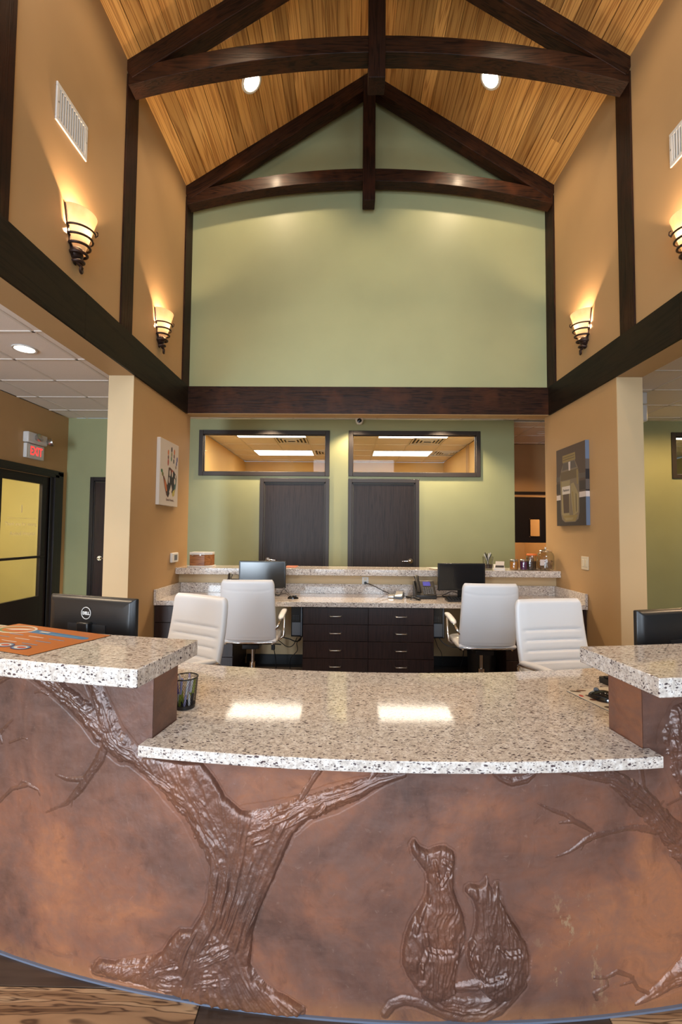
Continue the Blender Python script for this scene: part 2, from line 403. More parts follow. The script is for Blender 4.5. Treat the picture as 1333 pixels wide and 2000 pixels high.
# side walls of the tall room: upper walls over the wide openings, and the wall piers
for sgn, nm in ((-1, 'left'), (1, 'right')):
    wall('wall_'+nm, 'X', sgn*W2, sgn*.215, FY, 5.09, 0, EAVE+.02, holes=[(FY+.5, 3.73, -1, 2.717)], mats='tan')
# cream end face of each pier, a thin slab paler than the tan wall
for sgn, nm in ((-1, 'left'), (1, 'right')):
    a, b = sorted((sgn*(W2+.001), sgn*(W2+.214)))
    o = MB().box(a, b, 3.724, 3.7305, 0, 2.716).obj('wall_return_'+nm, 'cream'); tag(o, kind='structure')
# gable wall above the timber header
g = MB().prism([(-W2, 2.72), (W2, 2.72), (W2, EAVE), (0, APEX), (-W2, EAVE)], YG, YG+.12, 'Y', 0); o = g.obj('wall_gable', 'green'); tag(o, kind='structure')
# back wall with borrowed lights and the passage
WINS = [(-2.325, -.538, 2.276, 2.822), (-.137, 1.648, 2.278, 2.822), (4.515, 6.3, 2.276, 2.822)]
wall('wall_back', 'Y', YB, .08, -4.40, 6.8, 0, H, holes=WINS+[(2.20, 3.75, -1, 4)], mats=['green'])
tn = MB().box(XL-.12, XL, -2, 5.17, 0, H).box(XL-.12, XL, 6.14, YB, 0, H).box(XL-.12, XL, 5.17, 6.14, 2.13, H); o = tn.obj('wall_left_aisle', 'tan'); tag(o, kind='structure')
o = MB().box(XR, XR+.12, -2, YB, 0, H).obj('wall_right_aisle', 'green'); tag(o, kind='structure')
# entrance wall behind the camera, with its windows
wall('wall_front', 'Y', FY, -.12, -4.5, 6.2, 0, 7, holes=WIN_FRONT, mats='tan')
for k, (x0, x1, z0, z1) in enumerate(WIN_FRONT):
    mb = MB(); t = .05
    for b in ((x0, x1, z0, z0+t), (x0, x1, z1-t, z1), (x0, x0+t, z0+t, z1-t), (x1-t, x1, z0+t, z1-t), (x0, x1, (z0+z1)/2-.02, (z0+z1)/2+.02)):
        mb.box(b[0], b[1], FY-.08, FY+.02, b[2], b[3])
    o = mb.obj('window_%d' % (k+4), 'frame_black'); tag(o, kind='structure')
# passage wall deep behind, and the rooms seen through the glass
wall('wall_passage', 'Y', 8.27, .12, 2.0, 5.0, 0, H, holes=[(2.25, 3.70, -1, 2.11)], mats='tan')
o = MB().box(2.15, 2.20, 8.39, 10.5, 0, H).box(3.87, 3.92, 8.39, 10.5, 0, H).box(2.15, 3.92, 10.4, 10.5, 0, H).box(2.15, 3.92, 8.39, 10.5, 2.7, 2.75).obj('wall_kennel', 'tan'); tag(o, kind='structure')
o = MB().box(3.75, 3.87, YB+.12, 8.27, 0, H).box(2.15, 2.20, YB+.12, 8.27, 0, H).obj('wall_passage_sides', 'tan'); tag(o, kind='structure')
o = MB().box(-2.75, -2.63, YB+.12, 10.6, 0, H).box(2.03, 2.15, YB+.12, 10.6, 0, H).box(-2.75, 2.15, 10.5, 10.6, 0, H).obj('wall_exam_room', 'room'); tag(o, kind='structure')
o = MB().box(3.9, 4.0, YB+.12, 10.6, 0, H).box(6.9, 7.0, YB+.12, 10.6, 0, H).box(3.9, 7.0, 10.5, 10.6, 0, H).obj('wall_right_room', 'yellowgreen'); tag(o, kind='structure')
o = MB().box(-6.6, -6.5, 3.6, 7.6, 0, H).box(-6.6, XL-.12, 7.5, 7.6, 0, H).box(-6.6, XL-.12, 3.6, 3.7, 0, H).box(-6.6, XL-.12, 3.6, 7.6, H, H+.1).obj('wall_vestibule', 'yellowgreen'); tag(o, kind='structure')
# low wall carrying the rear ledge
o = MB().box(-W2+.001, W2-.001, 4.854, 5.0, 0, .949).obj('wall_low_rear', 'cream'); tag(o, kind='structure')
o = MB().box(-1.27, -.62, 4.838, 4.854, 0, .10).box(.604, 1.27, 4.838, 4.854, 0, .10).obj('baseboard_rear', 'black_matt'); tag(o, kind='structure')
# soffit under the timber header and the ceiling deck over the hall
o = MB().box(-W2+.001, W2-.001, 4.952, 5.105, 2.718, 2.722).obj('trim_4', 'tan'); tag(o, kind='structure')

# acoustic ceiling: deck, grid bars and single tiles
ceil = MB().box(-4.45, -2.24, -2, YB+.1, H+.03, H+.06).box(2.24, XR+.1, -2, YB, H+.03, H+.06).box(-2.24, 2.24, 5.1, YB, H+.03, H+.06)\
    .box(-2.7, 2.1, YB+.1, 10.55, H+.03, H+.06).box(2.1, 7.05, YB, 10.6, H+.03, H+.06).obj('ceiling', 'white_paint'); tag(ceil, kind='structure')
G = .6096
TM = {}
def tiles(x0, x1, y0, y1, gx, gy, skip=(), bars=True):
    bar = MB(); e = .012
    i0, i1 = math.floor((x0-gx)/G), math.ceil((x1-gx)/G); j0, j1 = math.floor((y0-gy)/G), math.ceil((y1-gy)/G)
    for i in range(i0, i1+1):
        x = gx+i*G
        if x0 < x < x1: bar.box(x-e, x+e, y0, y1, H-.001, H+.012)
    for j in range(j0, j1+1):
        y = gy+j*G
        if y0 < y < y1: bar.box(x0, x1, y-e, y+e, H-.001, H+.0115)
    for i in range(i0, i1):
        for j in range(j0, j1):
            if any(a <= i < c and b <= j < d for a, b, c, d in skip): continue
            a, b = max(x0, gx+i*G)+.004, min(x1, gx+(i+1)*G)-.004; c, d = max(y0, gy+j*G)+.004, min(y1, gy+(j+1)*G)-.004
            if b-a < .03 or d-c < .03: continue
            key = (round(b-a, 3), round(d-c, 3))
            if key not in TM:
                m = MB().box(-key[0]/2+.004, key[0]/2-.004, -key[1]/2+.004, key[1]/2-.004, 0, .012); o = m.obj('ceiling_tile', 'tile', ceil); TM[key] = o
            else: o = clone(TM[key], 'ceiling_tile', ceil)
            o.location = ((a+b)/2, (c+d)/2, H+.006)
    if bar.v and bars: bar.obj('ceiling_grid', 'grid', ceil)
tiles(XL, -2.24, 1.2, YB, -4.057, 3.6336)
tiles(2.24, 5.2, 2.4, YB, -4.057+G*10, 3.6336+.25)
tiles(-2.24, 2.24, 5.1, YB, -4.057, 3.6336)
tiles(2.2, 3.75, YB+.12, 8.27, -4.057+G*10, 3.6336+.25)
tiles(-2.63, 2.03, YB+.12, 10.5, -2.14, 7.17, skip=[(0,0,2,1),(4,0,6,1),(0,3,2,4),(4,3,6,4),(1,1,2,2),(5,1,6,2),(2,3,3,4),(6,3,7,4)])
tiles(4.0, 6.9, YB+.12, 9.3, 4.55, 7.17, skip=[(0,0,2,1)])
# sloped pine ceiling: deck plus single boards running the length of the room
LV = 5.0-FY
for sgn, nm in ((-1, 'left'), (1, 'right')):
    dk = MB().add([(0, FY, APEX+.05), (0, YG+.1, APEX+.05), (sgn*(W2+.25), YG+.1, EAVE+.05-.25*SL), (sgn*(W2+.25), FY, EAVE+.05-.25*SL),
                   (0, FY, APEX+.10), (0, YG+.1, APEX+.10), (sgn*(W2+.25), YG+.1, EAVE+.10-.25*SL), (sgn*(W2+.25), FY, EAVE+.10-.25*SL)],
                  [(0,1,2,3),(7,6,5,4),(0,3,7,4),(1,5,6,2),(0,4,5,1),(2,6,7,3)]).obj('ceiling_slope_'+nm, 'frame_black'); tag(dk, kind='structure')
    n = 18; sl = math.hypot(W2, APEX-EAVE); bw_ = sl/n
    pm2 = None
    for k in range(n):
        # boards butt end to end at varying places
        cuts = [FY+.01, random.uniform(-.5, 1.8), YG-.002] if k % 4 else [FY+.01, random.uniform(2.4, 4.4), YG-.002]
        for a, b in zip(cuts, cuts[1:]):
            mbb = MB(); hw = bw_/2-.0019; L_ = (b-a)/2-.0008
            mbb.add([(-hw,-L_,.012),(hw,-L_,.012),(hw,L_,.012),(-hw,L_,.012),(-hw,-L_,.003),(-hw+.003,-L_,0),(hw-.003,-L_,0),(hw,-L_,.003),(-hw,L_,.003),(-hw+.003,L_,0),(hw-.003,L_,0),(hw,L_,.003)],
                    [(0,1,2,3),(5,9,10,6),(4,8,9,5),(6,10,11,7),(0,3,8,4),(7,11,2,1),(0,4,5,6,7,1),(3,2,11,10,9,8)])
            o = mbb.obj('ceiling_board', 'pine', dk)
            d = (k+.5)*bw_; o.location = (sgn*d*math.cos(SANG), (a+b)/2, APEX-d*math.sin(SANG)); o.rotation_euler = (0, sgn*SANG, 0)
# timber bands on the walls and the header under the gable
for sgn, k in ((-1, 1), (1, 2)):
    a, b = sorted((sgn*W2, sgn*(W2-.018)))
    o = MB().box(a, b, -1.0, 2.978, 2.717, 3.029).obj('trim_%d' % k, 'band'); tag(o, kind='structure')
    o2 = MB().box(a, b, 2.980, YG-.035, 2.717, 3.029).obj('band_board', 'band', o)
o = MB().box(-W2, W2, YG-.035, YG+.02, 2.722, 3.029).obj('trim_3', 'beam_x', bevel=.003); tag(o, kind='structure')

# ------------------------------------------------------------------ roof trusses
def truss(y, label, front_only=False):
    root = empty('roof_truss', (0, y, 0), 0, label, 'roof truss', 'roof trusses of the tall room')
    D = .135
    # rafters
    for sgn in (-1, 1):
        L_ = math.hypot(W2, APEX-EAVE)
        mb = MB().box(-L_/2, L_/2+.05, 0, D, -.150, 0)
        o = mb.obj('rafter', 'beam_x', root, bevel=.004)
        o.location = (sgn*W2/2, 0, (APEX+EAVE)/2); o.rotation_euler = (0, 0, 0)
        # local x runs downhill
        o.rotation_euler = (0, sgn*SANG, 0) if sgn > 0 else (0, -SANG, math.pi)
        if sgn < 0:
            o.rotation_euler = (0, 0, 0); me = o.data
            for v in me.vertices: v.co.x = -v.co.x
            me.flip_normals(); o.rotation_euler = (0, -SANG, 0)
    # arched tie in two halves, meeting at the king post
    xs = [0, .2, .4, .6, .8, 1.0, 1.2, 1.4, 1.6, 1.8, 2.018]
    top = lambda x: 5.42-.0655*(x**2)*(1+.02*x)
    bot = lambda x: 5.278-.0655*(x**2)*(1+.0*x)
    for sgn in (-1, 1):
        poly = [(sgn*x, bot(x)) for x in xs] + [(sgn*x, min(top(x), EAVE+(W2-x)*SL-.01)) for x in reversed(xs)]
        if sgn < 0: poly = poly[::-1]
        MB().prism(poly, .004, D, 'Y').obj('tie_beam', 'beam_x', root, bevel=.003, smooth=30)
    MB().box(-.068, .068, -.02, D-.005, 5.040, 6.47).obj('king_post', 'beam_z', root, bevel=.005)
    for sgn in (-1, 1):
        a, b = sorted((sgn*W2, sgn*(W2-(.016 if y > 4.5 else .013))))
        o = MB().box(a, b, 0, .19 if y < 4.5 else YG-y, 3.029, EAVE-.12).obj('wall_post', 'beam_z', root, bevel=.003)
    return root
truss(4.785, 'dark timber roof truss set against the green gable wall')
truss(3.455, 'dark timber roof truss in front, with the recessed spotlights behind it')
truss(2.09, 'dark timber roof truss overhead, only its wall post showing in front of the vents')

# ------------------------------------------------------------------ windows and doors
def frame_rect(mb, x0, x1, z0, z1, y0, y1, t):
    mb.box(x0-t, x0, y0, y1, z0-t, z1+t); mb.box(x1, x1+t, y0, y1, z0-t, z1+t); mb.box(x0, x1, y0, y1, z1, z1+t); mb.box(x0, x1, y0, y1, z0-t, z0)
for k, (x0, x1, z0, z1) in enumerate(WINS):
    mb = MB(); frame_rect(mb, x0, x1, z0, z1, YB-.022, YB+.085, .062)
    fr = mb.obj('window_%d' % (k+1), 'frame_dark', bevel=.004); tag(fr, kind='structure')
    mb = MB(); frame_rect(mb, x0+.007, x1-.007, z0+.007, z1-.007, YB+.02, YB+.05, .007); mb.obj('glazing_bead', 'frame_dark', fr)
    MB().box(x0+.01, x1-.01, YB+.032, YB+.037, z0+.01, z1-.01).obj('pane', 'pane', fr)
def lever(parent, x, z, y, sgn, mat='chrome'):
    """lever handle at (x,z) in front of plane y, pointing sgn along x"""
    mb = MB().cyl((x, y, z), (x, y-.012, z), .034, 24).cyl((x, y-.012, z), (x, y-.05, z), .012, 12)
    mb.tube([(x, y-.050, z), (x+sgn*.03, y-.054, z+.002), (x+sgn*.11, y-.050, z-.002), (x+sgn*.125, y-.046, z-.003)], [.012, .011, .009, .008], 10)
    return mb.obj('lever_handle', mat, parent, smooth=50)
def door(name, x0, x1, ztop, hx, hs, wood_='door_wood', fr='frame_dark', y=YB):
    mb = MB()
    mb.box(x0-.055, x0, y-.022, y, 0, ztop+.055); mb.box(x1, x1+.055, y-.022, y, 0, ztop+.055); mb.box(x0, x1, y-.022, y, ztop, ztop+.055)
    mb.box(x0, x0+.018, y-.012, y, 0, ztop); mb.box(x1-.018, x1, y-.012, y, 0, ztop); mb.box(x0, x1, y-.012, y, ztop-.018, ztop)
    root = mb.obj(name, fr, bevel=.003); tag(root, kind='structure')
    MB().box(x0+.02, x1-.02, y-.006, y+.001, .01, ztop-.02).obj('door_leaf', wood_, root)
    lever(root, hx, 1.0, y-.006, hs); return root
door('door_1', -1.428, -.530, 2.126, -1.355, 1)
door('door_2', -.147, .770, 2.126, .700, -1)
door('door_4', -3.915, -3.02, 2.125, -3.80, 1, 'espresso', 'frame_black')
# glazed door in the left aisle wall (leaf and stepped frame)
r = MB()
for (a, b, c, d, t) in ((6.14, 6.40, 0, 2.22, .03),):
    r.box(XL-.12, XL+.02, 6.28, 6.40, 0, 2.22).box(XL-.12, XL+.035, 6.20, 6.285, 0, 2.185).box(XL-.12, XL+.012, 6.14, 6.205, 0, 2.15)
    r.box(XL-.12, XL+.02, 4.90, 6.40, 2.165, 2.235).box(XL-.12, XL+.035, 4.98, 6.285, 2.135, 2.175).box(XL-.12, XL+.02, 4.90, 5.02, 0, 2.17).box(XL-.12, XL+.012, 5.02, 5.17, 0, 2.15)
d3 = r.obj('door_3', 'frame_black', bevel=.003); tag(d3, kind='structure')
lf = MB()
lf.box(XL-.06, XL-.015, 5.17, 5.30, .01, 2.13).box(XL-.06, XL-.015, 6.012, 6.14, .01, 2.13).box(XL-.06, XL-.015, 5.30, 6.012, 2.022, 2.13).box(XL-.06, XL-.015, 5.30, 6.012, .01, .52)
lf.box(XL-.055, XL-.005, 5.28, 6.10, 1.028, 1.058)
lf.obj('door_leaf', 'frame_black', d3, bevel=.002)
MB().box(XL-.040, XL-.034, 5.29, 6.02, .51, 1.035).obj('glass_pane', 'etched', d3)
MB().box(XL-.040, XL-.034, 5.29, 6.02, 1.05, 2.03).obj('glass_pane', 'etched', d3)
M['etch_white'] = plain('etched_lettering', (.85, .72, .55), .8, alpha=.35)
Rx = Matrix(((0, 0, 1, 0), (1, 0, 0, 0), (0, 1, 0, 0), (0, 0, 0, 1)))      # text facing +X, reading along +Y
text('Thank you for visiting', .064, 'etch_white', d3, Matrix.Translation((XL-.032, 5.665, 1.475)) @ Rx, extrude=.0003)
text('Animal Hospital', .070, 'etch_white', d3, Matrix.Translation((XL-.032, 5.70, 1.355)) @ Rx, extrude=.0003)
MB().box(XL-.033, XL-.0322, 5.42, 5.93, 1.548, 1.552).box(XL-.033, XL-.0322, 5.655, 5.675, 1.62, 1.72).obj('etched_line', 'etch_white', d3)
# half-height swing doors at the end of the passage
d5 = MB().box(2.2, 3.75, 8.235, 8.27, 2.115, 2.175).obj('door_5', 'frame_black'); tag(d5, kind='structure')
MB().box(2.2, 3.75, 8.225, 8.262, 2.085, 2.115).obj('top_rail', 'tan', d5)
wall('swing_leaf', 'Y', 8.22, .04, 2.22, 3.72, 1.245, 2.075, holes=[(3.105, 3.300, 1.350, 1.680)], mats='frame_black', parent=d5)
mb = MB()
pts = []
for k in range(32):
    q = 2*math.pi*k/32; cx, cz = 3.2025+.065*(1 if math.cos(q) > 0 else -1), 1.515+.132*(1 if math.sin(q) > 0 else -1)
    pts.append((cx+.03*math.cos(q), 8.218, cz+.03*math.sin(q)))
mb.tube(pts, .011, 6, closed=True); mb.obj('port_rim', 'frame_black', d5, smooth=50)
MB().box(2.62, 2.70, 8.205, 8.22, 1.60, 1.625).obj('leaf_latch', 'steel', d5)
# ------------------------------------------------------------------ lamps and things on the walls and ceilings
WARM = (1.0, .69, .44); CAN = (1.0, .76, .50)
def sconce_proto():
    """half-cone glass shade in an iron coil; local +X points away from the wall, origin on the wall at shade mid height"""
    root = empty('wall_sconce')
    prof = [(.052, -.075), (.072, -.02), (.088, .04), (.104, .10), (.117, .145), (.124, .165)]
    inn = [(r-.004, z) for r, z in prof][::-1]
    def yz(pf, mb):
        n = 28; vs = []
        for r, z in pf:
            for k in range(n+1):
                q = -math.pi/2+math.pi*k/n; vs.append((.012+r*.92*math.cos(q), r*math.sin(q), z))
        fs = [(i*(n+1)+k, i*(n+1)+k+1, (i+1)*(n+1)+k+1, (i+1)*(n+1)+k) for i in range(len(pf)-1) for k in range(n)]
        mb.add(vs, fs)
    mb = MB(); yz(prof+inn, mb); mb.obj('glass_shade', 'shade', root, smooth=60)
    # iron back plate
    mb = MB().prism([(-.012, -.17), (.012, -.17), (.050, -.09), (.122, .163), (-.122, .163), (-.050, -.09)], 0, .006, 'X'); mb.obj('back_plate', 'iron', root)
    # coil
    pts = []; rs = []
    T = 4.35
    for k in range(151):
        t = k/150; q = -math.pi/2 + t*T*2*math.pi
        z = -.165 + .222*t
        R = .035 + .074*t**.75 + (.0 if t > .3 else 0)
        x = .012+max(R*.98*math.cos(q), -.002 if math.cos(q) < 0 else 0.0)
        if math.cos(q) < 0: x = .010
        pts.append((x, R*math.sin(q), z)); rs.append(.0112-.0046*t)
    # little hook at the top end
    x, y, z = pts[-1]
    pts += [(x+.012, y+.006, z+.014), (x+.018, y-.006, z+.026), (x+.012, y-.016, z+.028)]; rs += [.0045, .004, .0035]
    mb = MB().tube(pts, rs, 8)
    tail = [(.030, -.030, -.160), (.036, -.012, -.172), (.042, .004, -.180), (.045, .014, -.190)] + [(.040+.002*k, .002+.017*math.cos(.6-k*.62), -.205+.019*math.sin(.6-k*.62)) for k in range(8)]
    mb.tube(tail, [.010, .0105, .011, .011]+[.0115-.0006*k for k in range(8)], 10); mb.obj('iron_coil', 'iron', root, smooth=60)
    mb = MB().lathe([(0.0, -.150), (.030, -.140), (.052, -.115), (.050, -.085), (.047, -.075)], 20, 0, 0, a0=-math.pi/2, a1=math.pi/2)
    o = mb.obj('iron_cup', 'iron', root, smooth=60)
    MB().ball((.050, 0, .035), .020, 12, sz=1.4).obj('bulb', emit('sconce_bulb', (1, .72, .42), 60.0), root, smooth=60)
    return root
sp = sconce_proto()
spots_ = [(-W2, 2.862, 1, 'amber sconce with an iron coil below the left vent'),
          (-W2, 4.195, 1, 'amber sconce with an iron coil above the handprint canvas'),
          (W2, 4.195, -1, 'amber sconce with an iron coil above the jar picture'),
          (W2, 2.862, -1, 'amber glass sconce cut by the picture edge, below the right vent')]
for k, (x, y, sg, lb) in enumerate(spots_):
    o = sp if k == 0 else copy_tree(sp)
    o.location = (x, y, 3.325); o.rotation_euler = (0, 0, 0 if sg > 0 else math.pi); o.scale = (1, sg, 1)
    tag(o, lb, 'wall lamp', 'iron and amber glass wall sconces')
    l = bpy.data.lights.new('sconce_light', 'POINT'); l.energy = 52; l.color = WARM; l.shadow_soft_size = .022
    lo = bpy.data.objects.new('sconce_light', l); COL.objects.link(lo); lo.location = (x+sg*.050, y, 3.385)
# recessed spots in the pine slope
def slope_spot(x, y, label):
    sg = 1 if x > 0 else -1; z = APEX-abs(x)*SL
    root = empty('recessed_spotlight', (x, y, z), 0, label, 'spotlight', 'recessed spots in the pine slopes'); root.rotation_euler = (0, sg*SANG, 0)
    MB().lathe([(.082, .02), (.082, -.004), (.098, -.010), (.108, -.006), (.110, 0)], 32).obj('trim_ring', 'white_plastic', root, smooth=50)
    MB().lathe([(0, -.014), (.06, -.012), (.084, -.006), (.084, .0)], 28).obj('lamp_face', 'lamp_disc', root, smooth=60)
for x in (-1.175, 1.140):
    slope_spot(x, 4.165, 'lit spotlight recessed in the pine slope on the %s side, just behind the front truss' % ('left' if x < 0 else 'right'))
for x in (-1.14, 1.14):
    for y in (4.165, 2.80, 1.3):
        z = APEX-abs(x)*SL
        l = bpy.data.lights.new('spot', 'SPOT'); l.energy = 95 if y > 4 else 55; l.color = CAN; l.spot_size = math.radians(112); l.spot_blend = .45; l.shadow_soft_size = .05
        o = bpy.data.objects.new('spot', l); COL.objects.link(o); o.location = (x, y, z-.03)
        o.rotation_euler = (math.radians(14 if y > 4 else 4), 0, 0)
# recessed cans in the acoustic ceilings; unseen ones are bare spot lights in a ring
def can(x, y, label, power=38, r=.085, seen=True, col=None, cone=122):
    root = empty('recessed_downlight', (x, y, H), 0, label, 'downlight', 'recessed cans in the tiled ceilings') if seen else None
    if seen:
        MB().lathe([(r-.006, .03), (r-.004, -.004), (r+.012, -.006), (r+.016, .004)], 32).obj('trim_ring', 'white_plastic', root, smooth=50)
        MB().lathe([(0, .004), (r-.006, .004)], 28).obj('lamp_face', 'lamp_disc', root)
    if not seen: MB().lathe([(r-.006, .008), (r-.004, -.003), (r+.012, -.004), (r+.016, .0)], 28).obj('unseen_can_trim', 'grid', ceil, loc=(x, y, H-.001))
    l = bpy.data.lights.new('can', 'SPOT'); l.energy = power; l.color = col or CAN; l.spot_size = math.radians(cone); l.spot_blend = .5; l.shadow_soft_size = .05
    o = bpy.data.objects.new('can', l); COL.objects.link(o); o.location = (x, y, H-.012)
can(-3.165, 3.985, 'round white downlight lit in the tiled ceiling of the left aisle', 130)
for x in (-1.15, -.34, .95): pass
can(-1.35, 6.2, '', 190, seen=False); can(-.1, 6.2, '', 90, seen=False); can(1.15, 6.2, '', 200, seen=False)  # middle one is unseen, added to even out the back wall
can(2.95, 7.3, '', 55, seen=False, col=(1, .60, .28)); can(4.5, 5.3, '', 150, seen=False, col=(1, .62, .26), cone=172)  # right-aisle one is unseen, added to warm the green wall
can(-3.2, 1.8, '', 150, seen=False); can(-3.2, -.4, '', 150, seen=False); can(3.5, 2.2, '', 150, seen=False, col=(1, .68, .40)); can(3.5, .2, '', 120, seen=False)  # unseen lights added to brighten the side aisles
# fluorescent troffers in the rooms behind the glass
def troffer(x0, y0, label):
    root = empty('ceiling_light_panel', (x0+G, y0+G/2, H), 0, label, 'ceiling light', 'fluorescent panels behind the glass')
    mb = MB(); t = .022
    for b in ((-G, G, -G/2, -G/2+t), (-G, G, G/2-t, G/2), (-G, -G+t, -G/2+t, G/2-t), (G-t, G, -G/2+t, G/2-t)): mb.box(b[0], b[1], b[2], b[3], -.004, .012)
    mb.obj('panel_frame', 'white_plastic', root)
    MB().box(-G+t, G-t, -G/2+t, G/2-t, -.0035, .006).obj('diffuser', 'lamp_panel', root)
troffer(-2.14, 7.17, 'lit fluorescent panel nearest the glass, seen through the left transom window')
troffer(.2984, 7.17, 'lit fluorescent panel nearest the glass, seen through the right transom window')
troffer(-2.14, 7.17+3*G, 'lit fluorescent panel deeper in the room, seen through the left transom window')
troffer(.2984, 7.17+3*G, 'lit fluorescent panel deeper in the room, seen through the right transom window')
troffer(4.55, 7.17, 'lit fluorescent panel behind the window at the far right edge')
for lx in (-1.6, .9): area('room_fill', (lx, 6.82, H-.02), (1.1, .25), (0, 0, 0), 55, (1, .84, .62))  # unseen fill lights above the window heads, added to brighten the room
area('room_fill', (5.3, 6.82, H-.02), (1.1, .25), (0, 0, 0), 45, (1, .84, .62))  # same added fill for the right room, out of view
area('vestibule_lamp', (-5.4, 5.4, H-.03), (.6, .6), (0, 0, 0), 105, (1, .88, .62))
area('kennel_lamp', (3.0, 9.4, 2.65), (.5, .5), (0, 0, 0), 45, (1, .72, .42))
# ceiling diffusers beyond the glass
def diffuser(x, y, w, label):
    root = empty('ceiling_diffuser', (x, y, H), 0, label, 'air vent', 'air diffusers beyond the transom windows')
    for k in range(4):
        a = w/2-k*w*.11; t = w*.045; mb = MB()
        z = .004-.006*k
        for b in ((-a, a, -a, -a+t), (-a, a, a-t, a), (-a, -a+t, -a+t, a-t), (a-t, a, -a+t, a-t)): mb.box(b[0], b[1], b[2], b[3], z-.008, z+.004)
        mb.obj('louvre_ring', 'grid', root)
    MB().box(-w/2, w/2, -w/2, w/2, .008, .02).obj('duct_mouth', 'black_matt', root)
diffuser(-1.225, 8.02, .56, 'square air diffuser beside the near light panel behind the left transom window')
diffuser(1.213, 8.02, .56, 'square air diffuser beside the near light panel behind the right transom window')
diffuser(-.616, 9.24, .56, 'small square air diffuser by the deeper light panel, left transom window')
diffuser(1.822, 9.24, .42, 'small square air diffuser by the deeper light panel, right transom window')
# wall registers high on the side walls
def register(sg, y0, y1, z0, z1, label):
    x = sg*W2; root = empty('wall_register', (x, (y0+y1)/2, (z0+z1)/2), 0 if sg < 0 else math.pi, label, 'air vent', 'white wall registers')
    w, h = (y1-y0)/2, (z1-z0)/2; mb = MB(); t = .028
    for b in ((-w, w, -h, -h+t), (-w, w, h-t, h), (-w, -w+t, -h+t, h-t), (w-t, w, -h+t, h-t)): mb.box(.0, .012, b[0], b[1], b[2], b[3])
    mb.obj('register_frame', 'white_plastic', root, bevel=.003)
    MB().box(.0, .002, -w+t, w-t, -h+t, h-t).obj('duct_mouth', 'black_matt', root)
    n = 11; lm = None
    for k in range(n):
        y = -w+t+(2*w-2*t)*(k+.5)/n
        if lm is None: lm = MB().box(.002, .012, -.0045, .0045, -h+t, h-t).obj('louvre', 'white_plastic', root); lm.location = (0, y, 0)
        else: clone(lm, 'louvre', root, (0, y, 0))
    for yy in (-w+t/2, w-t/2): MB().cyl((.011, yy, 0), (.0145, yy, 0), .005, 10).obj('screw', 'steel', root)
register(-1, 2.62, 2.945, 3.925, 4.17, 'white louvred air register high on the left tan wall above a sconce')
register(1, 2.715, 3.045, 3.95, 4.19, 'white louvred air register high on the right tan wall at the picture edge')
# exit sign with two lamp heads on the left aisle wall
ex = empty('exit_sign', (XL, 5.765, 2.49), 0, 'white emergency exit sign with red letters and two lamp heads above the glass door', 'exit sign')
MB().box(0, .045, -.165, .165, -.165, .02).obj('sign_housing', 'white_plastic', ex, bevel=.006)
MB().box(0, .075, -.185, .185, .028, .165).obj('lamp_housing', 'white_plastic', ex, bevel=.014)
MB().box(.0445, .047, -.125, .150, -.150, .005).obj('letter_panel', 'white_plastic', ex)
text('EXIT', .155, 'exit_red', ex, Matrix.Translation((.0472, .012, -.072)) @ Rx, extrude=.0006, sx=.72, bold=.004)
for yy, zz in ((-.045, .10), (.185, .085)):
    hd = MB().lathe([(0, .012), (.038, .016), (.050, .030), (.053, .034), (.048, .0), (.020, -.03), (0, -.03)], 24)
    o = hd.obj('lamp_head', 'steel', ex, smooth=50); o.location = (.100, yy, zz); o.rotation_euler = (0, math.radians(75), 0 if yy < 0 else .5)
# dome camera over the doors
dc = empty('security_camera', (-.048, 6.40, H), 0, 'small white dome camera with a black eye on the ceiling edge over the two doors', 'camera')
MB().lathe([(.060, 0), (.060, -.03), (.052, -.065), (.034, -.090), (0, -.10)], 24).obj('camera_body', 'white_plastic', dc, smooth=60)
o = MB().lathe([(0, -.012), (.026, -.009), (.033, .004), (.0, .006)], 20).obj('lens', 'black_gloss', dc, smooth=50); o.location = (0, -.050, -.048); o.rotation_euler = (math.radians(-80), 0, 0)
# white boxed unit hanging from the right aisle ceiling
sb = empty('ceiling_box', (3.04, 5.33, H), 0, 'white boxed unit hanging from the ceiling behind the right cream pier', 'box')
MB().box(-.2, .2, -.16, .16, -.135, 0).obj('box_body', 'white_plastic', sb, bevel=.006)
MB().box(-.205, .205, -.165, .165, -.34, -.138).obj('box_cover', 'white_plastic', sb, bevel=.02)
# thermostat and light switch
th = empty('thermostat', (-W2, 4.675, 1.128), 0, 'small white thermostat with a grey screen on the left tan wall', 'thermostat')
MB().box(0, .028, -.085, .085, -.050, .050).obj('thermostat_body', 'white_plastic', th, bevel=.008)
MB().box(.0275, .0285, -.035, .045, -.028, .028).obj('thermostat_screen', 'grey_plastic', th)
sw = empty('light_switch', (W2, 4.262, 1.136), math.pi, 'almond double rocker switch on the right tan wall under the jar picture', 'switch')
MB().box(0, .007, -.062, .062, -.062, .062).obj('switch_plate', 'almond', sw, bevel=.003)
for yy in (-.026, .026): MB().box(.006, .011, yy-.016, yy+.016, -.034, .034).obj('rocker', 'almond', sw, bevel=.002)
